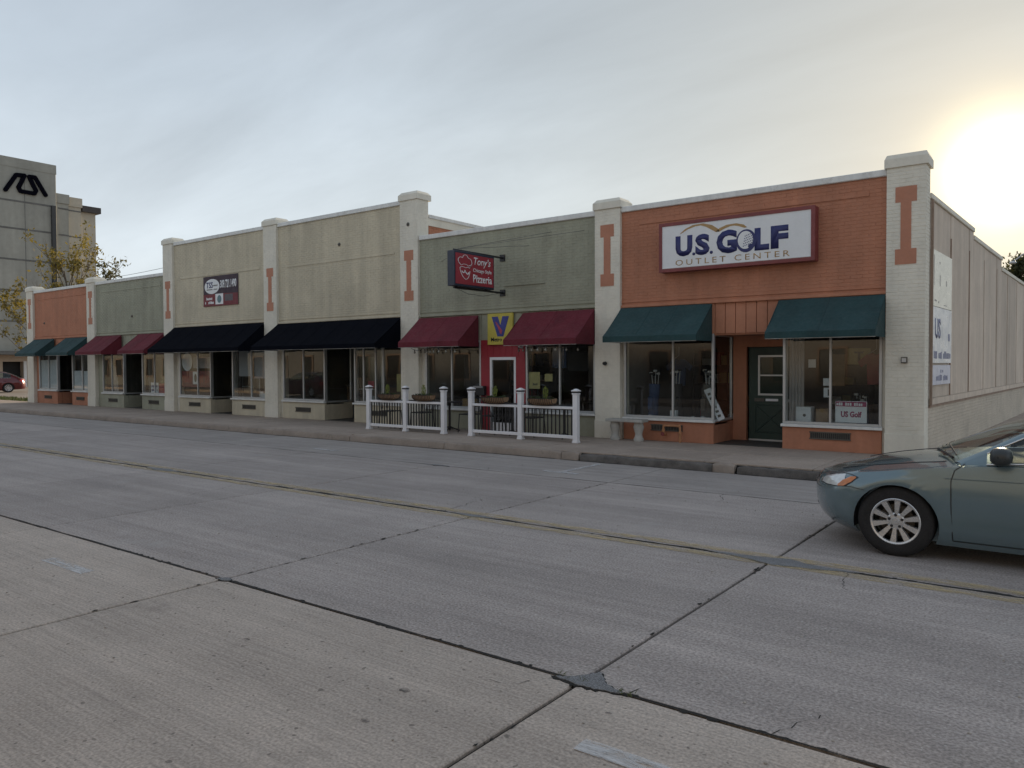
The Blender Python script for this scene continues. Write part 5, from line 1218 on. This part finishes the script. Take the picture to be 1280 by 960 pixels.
# overhead wires and a lamp arm at the right edge
M_wire = mat('wire_black', (.02, .02, .02), .6, .1, 2)
t = thing('overhead_wire', (-68, 36, 10.5), 'thin overhead wire left of the tall tan shop', 'wire')
MB().tube([(-92 + i * 3.34, 36, 10.8 - .5 * math.sin(math.pi * i / 10)) for i in range(11)], .018, 5).build('cable', M_wire, t)
p = thing('utility_pole', (-58.6, 36, 0), 'wooden utility pole standing behind the tall tan shop', 'pole'); MB().tube([(-58.6, 36, -.1), (-58.6, 36, 10.9)], [.16, .11], 10).build('shaft', M_brown, p); box('crossarm', M_brown, p, -58.66, -58.54, 35.2, 36.8, 10.3, 10.45)
t = thing('street_lamp', (-.9, 45, 0), 'curved street lamp arm above the trees at the right edge', 'lamp')
MB().tube([(-.9, 45, -.1), (-.9, 45, 6.9)], [.11, .07], 10).build('pole', M_alu, t); MB().tube([(-.9, 45, 6.7), (-1.2, 45, 7.2), (-1.8, 45, 7.35), (-2.5, 45, 7.1), (-2.9, 45, 6.8)], .035, 8).build('arm', M_alu, t); MB().lathe([(.05, .08), (.14, .04), (.16, -.02), (.1, -.07)], (-2.95, 45, 6.72), 12).build('lamp_head', M_alu, t)

# ------------------------------------------------------------------ things in the shop windows
M_paper = mat('paper_white', (.66, .68, .70), .7, .05, 3); M_kraft = mat('cardboard', (.30, .20, .12), .85, .12, 6); M_yelw = mat('paper_yellow', (.50, .44, .20), .7, .1, 5)
M_blue = mat('cloth_blue', (.03, .06, .14), .8, .2, 6); M_rcl = mat('cloth_red', (.28, .03, .04), .8, .15, 6); M_wood = mat('crate_wood', (.28, .18, .08), .75, .2, 6); M_pink = mat('sign_magenta', (.30, .05, .12), .6, .1, 4)
def sheet(name, label, cat, m_, x0, x1, z0, z1, y=15.125, th=.006, group=None):
    t_ = thing(name, ((x0 + x1) / 2, y, z0), label, cat, group); f_ = box('sheet', m_, t_, x0, x1, y, y + th, z0, z1); return t_, f_
def small_box(label, x0, x1, y0, y1, z0, z1, m_, lid=None, name='carton', cat='box'):
    t_ = thing(name, ((x0 + x1) / 2, (y0 + y1) / 2, z0), label, cat); MB().box(x0, x1, y0, y1, z0, z1).build('body', m_, t_, bevel=.006)
    box('tape', lid or m_, t_, (x0 + x1) / 2 - .03, (x0 + x1) / 2 + .03, y0 - .002, y1 + .002, z0 + (z1 - z0) * .8, z1 + .002); return t_
# golf shop, right window
zs = .58
t, f = sheet('window_sign', 'white and magenta sign reading US Golf in the right golf shop window', 'sign', M_paper, -3.76, -3.21, .70, 1.10)
MB().box(-3.75, -3.22, 15.119, 15.1245, 1.0, 1.09).build('band', M_pink, f); smudge(f, M_paper, lambda u, v, d: (u, 15.1188 - d, v), -3.74, -3.24, 1.015, 1.075, .003, 13, 21)
text('lettering', 'US Golf', M_pink, f, (-3.66, 15.1245, .80), XA, ZA, .36, .11, bold=.04)
t = small_box('white box with a grey dot at the left of the right golf window', -4.52, -4.24, 15.25, 15.5, zs, .96, M_paper); disc((0, 0), .03, .03, lambda u, v, d: (-4.36 + u, 15.249 - d, .80 + v), .003, 14).build('logo', M_grille, t)
small_box('brown woven hamper beside the white box', -4.16, -3.93, 15.3, 15.55, zs, .93, M_kraft, M_wood, 'hamper', 'hamper')
sheet('price_card', 'small white card high in the right golf window', 'card', M_paper, -4.36, -4.22, 1.72, 1.88, 15.5)
t, f = sheet('display_board', 'tan display board hanging in the right golf window', 'board', M_kraft, -4.15, -3.85, 1.35, 1.98, 16.2, .03)
sheet('price_card', 'upper white card beside the middle bar of the right golf window', 'card', M_paper, -3.99, -3.87, 1.38, 1.52, 15.16); t, f = sheet('price_card', 'lower white card with a black figure by the middle bar', 'card', M_paper, -3.98, -3.86, 1.16, 1.34, 15.16); box('figure', M_iron, f, -3.905, -3.885, 15.154, 15.159, 1.19, 1.31)
t, f = sheet('shirt_board', 'cream pennant with a black T in the right golf window', 'pennant', M_yelw, -3.85, -3.42, 1.78, 2.10, 16.4, .02); box('figure', M_iron, f, -3.66, -3.61, 16.39, 16.399, 1.83, 2.0); box('figure', M_iron, f, -3.72, -3.55, 16.39, 16.399, 2.0, 2.04)
def shirt(label, x, y, z, m_):
    t_ = thing('shirt', (x, y, z), label, 'shirt'); P_ = [(-.16, 0), (.16, 0), (.17, .42), (.28, .34), (.34, .45), (.17, .6), (.06, .62), (0, .58), (-.06, .62), (-.17, .6), (-.34, .45), (-.28, .34), (-.17, .42)]
    MB().prism(P_, lambda u, v: (x + u, y, z + v), lambda u, v: (x + u, y + .06, z + v)).build('body', m_, t_, bevel=.01); MB().tube([(x - .15, y + .03, z + .6), (x, y + .03, z + .70), (x, y + .03, z + .9)], .006, 5).build('hanger', M_alu, t_)
shirt('red golf shirt hanging in the right golf window', -3.3, 16.3, 1.38, M_rcl); shirt('blue golf shirt hanging deep in the left golf window', -7.6, 16.6, 1.3, M_blue)
for i, (x, y, l) in enumerate(((-7.75, 15.6, 'leftmost golf bag in the left golf window'), (-7.2, 15.75, 'golf bag beside the middle bar of the left golf window'), (-6.55, 15.7, 'golf bag at the right of the left golf window'), (-3.45, 16.0, 'golf bag behind the US Golf window sign'))):
    q = random.Random(i); t_ = thing('golf_bag', (x, y, zs if i < 3 else SW), l, 'golf bag', 'golf bags'); b0 = zs if i < 3 else SW; tx_ = q.uniform(-.08, .08)
    cmat = (M_blue, M_iron, M_grille, M_blue)[i]
    bg_ = MB(); ring = []
    for h, r_ in ((0, .10), (.05, .115), (.4, .105), (.7, .12), (.78, .125)): ring.append((h, r_))
    bg_.tube([(x + tx_ * h, y, b0 + h) for h, _ in ring], [r_ for _, r_ in ring], 14).build('bag', cmat, t_, smooth=True, flat_angle=50)
    bg_ = MB().box(x - .06, x + .06, y - .16, y - .10, b0 + .2, b0 + .5).build('pocket', cmat, t_, bevel=.02)
    for k in range(6):
        a = k * 1.05; ex, ey = x + tx_ + .06 * math.cos(a), y + .06 * math.sin(a); hh = b0 + .98 + q.uniform(-.06, .12)
        c_ = MB().tube([(ex, ey, b0 + .7), (ex + .03 * math.cos(a), ey + .03 * math.sin(a), hh)], .008, 5).build('club', M_alu, t_)
        MB().box(ex + .03 * math.cos(a) - .05, ex + .03 * math.cos(a) + .03, ey - .02 + .03 * math.sin(a), ey + .02 + .03 * math.sin(a), hh - .01, hh + .035).build('club_head', M_alu if k % 2 else M_iron, c_, bevel=.008)
def shoe(label, x, y, z, m_, a=0):
    t_ = thing('golf_shoe', (x, y, z), label, 'shoe', 'golf shoes'); mb_ = MB(); cs, sn = math.cos(a), math.sin(a); sec = [(-.13, .03, .085), (-.08, .037, .10), (-.02, .037, .085), (.05, .045, .06), (.10, .045, .045), (.14, .025, .03)]; vs_ = []
    for u, w, h in sec:
        for v, hh in ((-w, 0), (w, 0), (w * .8, h), (-w * .8, h)): vs_.append((x + u * cs - v * sn, y + u * sn + v * cs, z + .012 + hh))
    mb_.add(vs_, [(i * 4 + k, i * 4 + (k + 1) % 4, (i + 1) * 4 + (k + 1) % 4, (i + 1) * 4 + k) for i in range(5) for k in range(4)] + [(3, 2, 1, 0), (20, 21, 22, 23)]); mb_.build('upper', m_, t_, smooth=True, bevel=.01)
    MB().hexa([(x + u * cs - v * sn, y + u * sn + v * cs, z + h) for h in (0, .0115) for u, v in ((-.135, -.035), (.14, -.04), (.14, .04), (-.135, .035))]).build('sole', M_iron, t_)
shoe('pale golf shoe at the left of the left golf window', -7.62, 15.35, zs, M_paper, .5); shoe('pale golf shoe near the leaning board', -6.6, 15.32, zs, M_paper, .2); shoe('second pale golf shoe beside the leaning board', -6.42, 15.38, zs, M_paper, -.2)
small_box('small white box on the left golf window shelf by the middle bar', -7.2, -7.06, 15.3, 15.42, zs, .80, M_paper)
t = thing('leaning_board', (-6.2, 15.3, zs), 'white narrow sign leaning diagonally in the left golf window', 'sign')
MB().hexa([(-6.12, 15.32, zs + .02), (-5.98, 15.32, zs + .09), (-5.98, 15.35, zs + .09), (-6.12, 15.35, zs + .02), (-6.48, 15.42, zs + .66), (-6.34, 15.42, zs + .72), (-6.34, 15.45, zs + .72), (-6.48, 15.45, zs + .66)]).build('board', M_paper, t)
mb_ = MB()
for k in range(6):
    s_ = .12 + k * .14; cx, cy, cz = -6.05 - .36 * s_, 15.318 + .1 * s_, zs + .055 + .635 * s_; mb_.hexa([(cx - .03, cy - .004, cz - .03), (cx + .03, cy - .004, cz), (cx + .03, cy, cz), (cx - .03, cy, cz - .03), (cx - .05, cy + .004, cz + .02), (cx + .015, cy + .004, cz + .045), (cx + .015, cy + .008, cz + .045), (cx - .05, cy + .008, cz + .02)])
mb_.build('small_print', M_grille, t)
t = thing('curtain', (-4.6, 15.3, .6), 'pale pleated curtain at the left edge of the right golf window', 'curtain'); mb_ = MB(); pts = [(-4.66 + .03 * k, 15.30 + .03 * (k % 2)) for k in range(10)]
for (a, b) in zip(pts, pts[1:]): mb_.hexa([(a[0], a[1], .6), (b[0], b[1], .6), (b[0], b[1] + .006, .6), (a[0], a[1] + .006, .6), (a[0], a[1], 2.4), (b[0], b[1], 2.4), (b[0], b[1] + .006, 2.4), (a[0], a[1] + .006, 2.4)])
mb_.build('cloth', M_inter if False else mat('curtain_grey', (.36, .34, .33), .8, .1, 4), t, smooth=True, flat_angle=60)
def shelving(x0_, x1_, y, label, seed):
    q_ = random.Random(seed); t_ = thing('shelving', ((x0_ + x1_) / 2, y, SW), label, 'shelves', 'shop shelving'); fr_ = MB()
    for x in (x0_, (x0_ + x1_) / 2, x1_): fr_.box(x - .015, x + .015, y, y + .4, SW, 2.1)
    fr_.build('upright', M_grille, t_)
    for z in (.4, .85, 1.3, 1.75):
        box('shelf', M_grille, t_, x0_, x1_, y, y + .4, z, z + .02); x = x0_ + .05
        while x < x1_ - .2:
            w, h = q_.uniform(.08, .28), q_.uniform(.12, .34); m_ = q_.choice((M_paper, M_kraft, M_blue, M_rcl, M_yelw, M_grille, M_iron))
            if q_.random() < .8: box('stock', m_, t_, x, x + w, y + .02, y + .3, z + .021, z + .021 + h)
            x += w + q_.uniform(.01, .1)
shelving(-8.1, -6.3, 18.6, 'stocked shelves at the back of the left golf shop room', 1); shelving(-4.7, -3.0, 18.4, 'stocked shelves behind the right golf window', 2); shelving(-14.2, -12.5, 18.8, 'stocked shelves inside the left pizzeria window', 3); shelving(-10.8, -9.0, 18.8, 'stocked shelves inside the right pizzeria window', 4); shelving(-26.3, -24.6, 18.8, 'stocked shelves inside the left tan shop', 5)
# pizzeria windows
t = small_box('slatted wooden crate in the left pizzeria window', -13.12, -12.62, 15.35, 15.6, .62, .92, M_wood, None, 'crate', 'crate')
for k in range(4): box('slat', M_wood, t, -13.13, -12.61, 15.335, 15.349, .64 + k * .07, .69 + k * .07)
small_box('white paper bag beside the wooden crate', -12.55, -12.38, 15.3, 15.42, .62, .86, M_paper, None, 'paper_bag', 'bag')
t, f = sheet('window_poster', 'large dark framed picture in the left pizzeria window', 'poster', M_dark, -13.2, -12.36, 1.25, 2.05, 15.5, .03); box('frame', M_iron, f, -13.22, -12.34, 15.53, 15.55, 1.23, 2.07)
sheet('window_poster', 'blue pennant in the right pizzeria window', 'pennant', M_blue, -10.45, -10.05, 1.72, 2.2, 15.6, .01); sheet('window_poster', 'dark flag in the middle of the right pizzeria window', 'flag', M_dark, -10.0, -9.45, 1.65, 2.1, 15.6, .01)
t, f = sheet('price_card', 'small yellow notice in the right pizzeria window', 'card', M_yelw, -10.36, -10.14, 1.40, 1.58, 15.13)
t, f = sheet('price_card', 'cream menu at the left of the right pizzeria window', 'menu', M_yelw, -10.82, -10.5, 1.22, 1.62, 15.13); smudge(f, M_grille, lambda u, v, d: (u, 15.1298 - d, v), -10.79, -10.53, 1.3, 1.36, .002, 7, 31)
for k, (x, l) in enumerate(((-13.7, 'dark dining chair inside the left pizzeria window'), (-9.6, 'dark dining chair inside the right pizzeria window'))): patio_chair(x, 16.4, 0, l)
# tan shops
t, f = sheet('window_poster', 'white round-cornered poster over red print in the left tan shop window', 'poster', M_bred, -26.35, -24.5, 1.05, 1.62, 15.125)
disc((-26.0, 1.95), .34, .33, lambda u, v, d: (u, 15.13 - d, v), .005).build('oval', M_paper, f); box('grey_block', mat('poster_grey', (.28, .27, .28), .6, .2, 5), f, -25.6, -24.55, 15.126, 15.131, 1.72, 2.12); box('picture', M_paper, f, -25.62, -25.28, 15.118, 15.124, 1.15, 1.60); disc((-25.45, 1.37), .08, .15, lambda u, v, d: (u, 15.117 - d, v), .003, 14).build('picture_figure', M_grille, f)
smudge(f, M_rcl, lambda u, v, d: (u, 15.1245 - d, v), -26.3, -25.7, 1.2, 1.5, .003, 5, 41); smudge(f, M_rcl, lambda u, v, d: (u, 15.1245 - d, v), -25.2, -24.6, 1.2, 1.5, .003, 5, 42)
M_shade = mat('roller_blind', (.30, .31, .33), .8, .08, 1.5)
sheet('roller_blind', 'grey blind half down in the left pane of the right window under the banner', 'blind', M_shade, -22.85, -22.1, 1.45, 2.4, 15.16); sheet('roller_blind', 'grey blind half down in the right pane next to the tall pillar', 'blind', M_shade, -22.0, -21.28, 1.38, 2.4, 15.16)
small_box('white office machine on the sill under the grey blind', -21.9, -21.45, 15.3, 15.6, .66, .95, M_paper, M_grille, 'printer', 'printer')
t, f = sheet('price_card', 'yellow notice in the far right window of the right tan shop', 'card', M_yelw, -15.72, -15.45, 1.05, 1.55, 15.5); t, f = sheet('price_card', 'red card on the narrow pane of the right tan shop', 'card', M_rcl, -16.5, -16.25, 1.15, 1.35, 15.13); sheet('display_board', 'brown board at the right edge of the right tan shop window', 'board', M_wood, -15.45, -15.1, 1.5, 2.3, 15.6, .02)
small_box('pale box on the floor of the right tan shop entrance', -17.75, -17.5, 16.4, 16.6, .6, .85, M_paper)
box_t = thing('counter', (-17.5, 17.5, SW), 'dark counter inside the right tan shop', 'counter'); MB().box(-19.8, -16, 17.2, 17.7, SW, 1.1).build('carcass', M_brown, box_t, bevel=.01); box('worktop', M_grille, box_t, -19.85, -15.95, 17.15, 17.75, 1.1, 1.14)
# sage and orange shops at the left
t, f = sheet('window_poster', 'white notice in the right window of the left sage shop', 'poster', M_paper, -28.55, -28.0, .75, 1.18, 15.125); smudge(f, M_navy, lambda u, v, d: (u, 15.1245 - d, v), -28.5, -28.05, .85, .95, .003, 7, 51); smudge(f, M_navy, lambda u, v, d: (u, 15.1245 - d, v), -28.5, -28.05, 1.0, 1.1, .003, 7, 52)
sheet('window_poster', 'red poster beside the white notice in the left sage shop', 'poster', M_rcl, -27.95, -27.45, .78, 1.15, 15.125)
t = thing('curtain', (-31.9, 15.4, .7), 'pale diagonal drape in the left window of the left sage shop', 'curtain'); mb_ = MB()
for k in range(6): a = -32.0 + k * .05; mb_.tube([(a, 15.3 + .02 * (k % 2), 1.9 - k * .02), (a + .22, 15.3 + .02 * (k % 2), 1.3), (a + .3, 15.3, .72)], .03, 6)
mb_.build('cloth', MATS['curtain_grey'], t, smooth=True)
M_wp = mat('window_paper', (.60, .64, .68), .8, .06, 2)
for (a, b, za, zb_, l) in ((-38.22, -37.36, .82, 2.1, 'white paper covering the left pane of the far left shop window'), (-37.3, -36.5, .82, 2.1, 'white paper covering the second pane of the far left shop'), (-34.92, -34.1, .82, 1.62, 'white paper low in the third pane of the far left shop'), (-34.03, -33.5, .82, 1.6, 'white paper low in the last pane of the far left shop')):
    sheet('window_paper', l, 'paper', M_wp, a, b, za, zb_, 15.13)

# ------------------------------------------------------------------ buildings across the street, seen in the shop glass
def opposite(x0, x1, h, m_, label, seed, win=True):
    t_ = thing('street_building', ((x0 + x1) / 2, -9, 0), label, 'building'); MB().box(x0, x1, -15, -3.72, -.1, h).build('wall', m_, t_); box('cornice', M_coping, t_, x0, x1, -15.1, -3.55, h, h + .25)
    n_ = int((x1 - x0) / 2.6)
    for k in range(n_):
        c = x0 + (x1 - x0) * (k + .5) / n_
        for z in ((.9, 2.5), (3.1, 4.4)):
            if z[1] < h - .3:
                f_ = MB().box(c - .62, c - .52, -3.72, -3.64, *z).box(c + .52, c + .62, -3.72, -3.64, *z).box(c - .52, c + .52, -3.72, -3.64, z[1] - .1, z[1]).box(c - .52, c + .52, -3.72, -3.64, z[0], z[0] + .1).build('window', M_ptrim, t_); box('pane', M_darkalu, f_, c - .52, c + .52, -3.715, -3.69, z[0] + .1, z[1] - .1)
opposite(-92, -52, 5.4, mat('opp_cream', (.30, .285, .25), .8, .1, .5), 'cream building across the street mirrored in the far left windows', 1)
opposite(-50, -22, 4.9, mat('opp_tan', (.22, .215, .205), .8, .1, .5), 'tan building across the street mirrored in the pizzeria windows', 2)
opposite(-20.5, 14, 6.0, mat('opp_grey', (.26, .235, .21), .8, .1, .5), 'grey building across the street mirrored in the golf shop windows', 3)
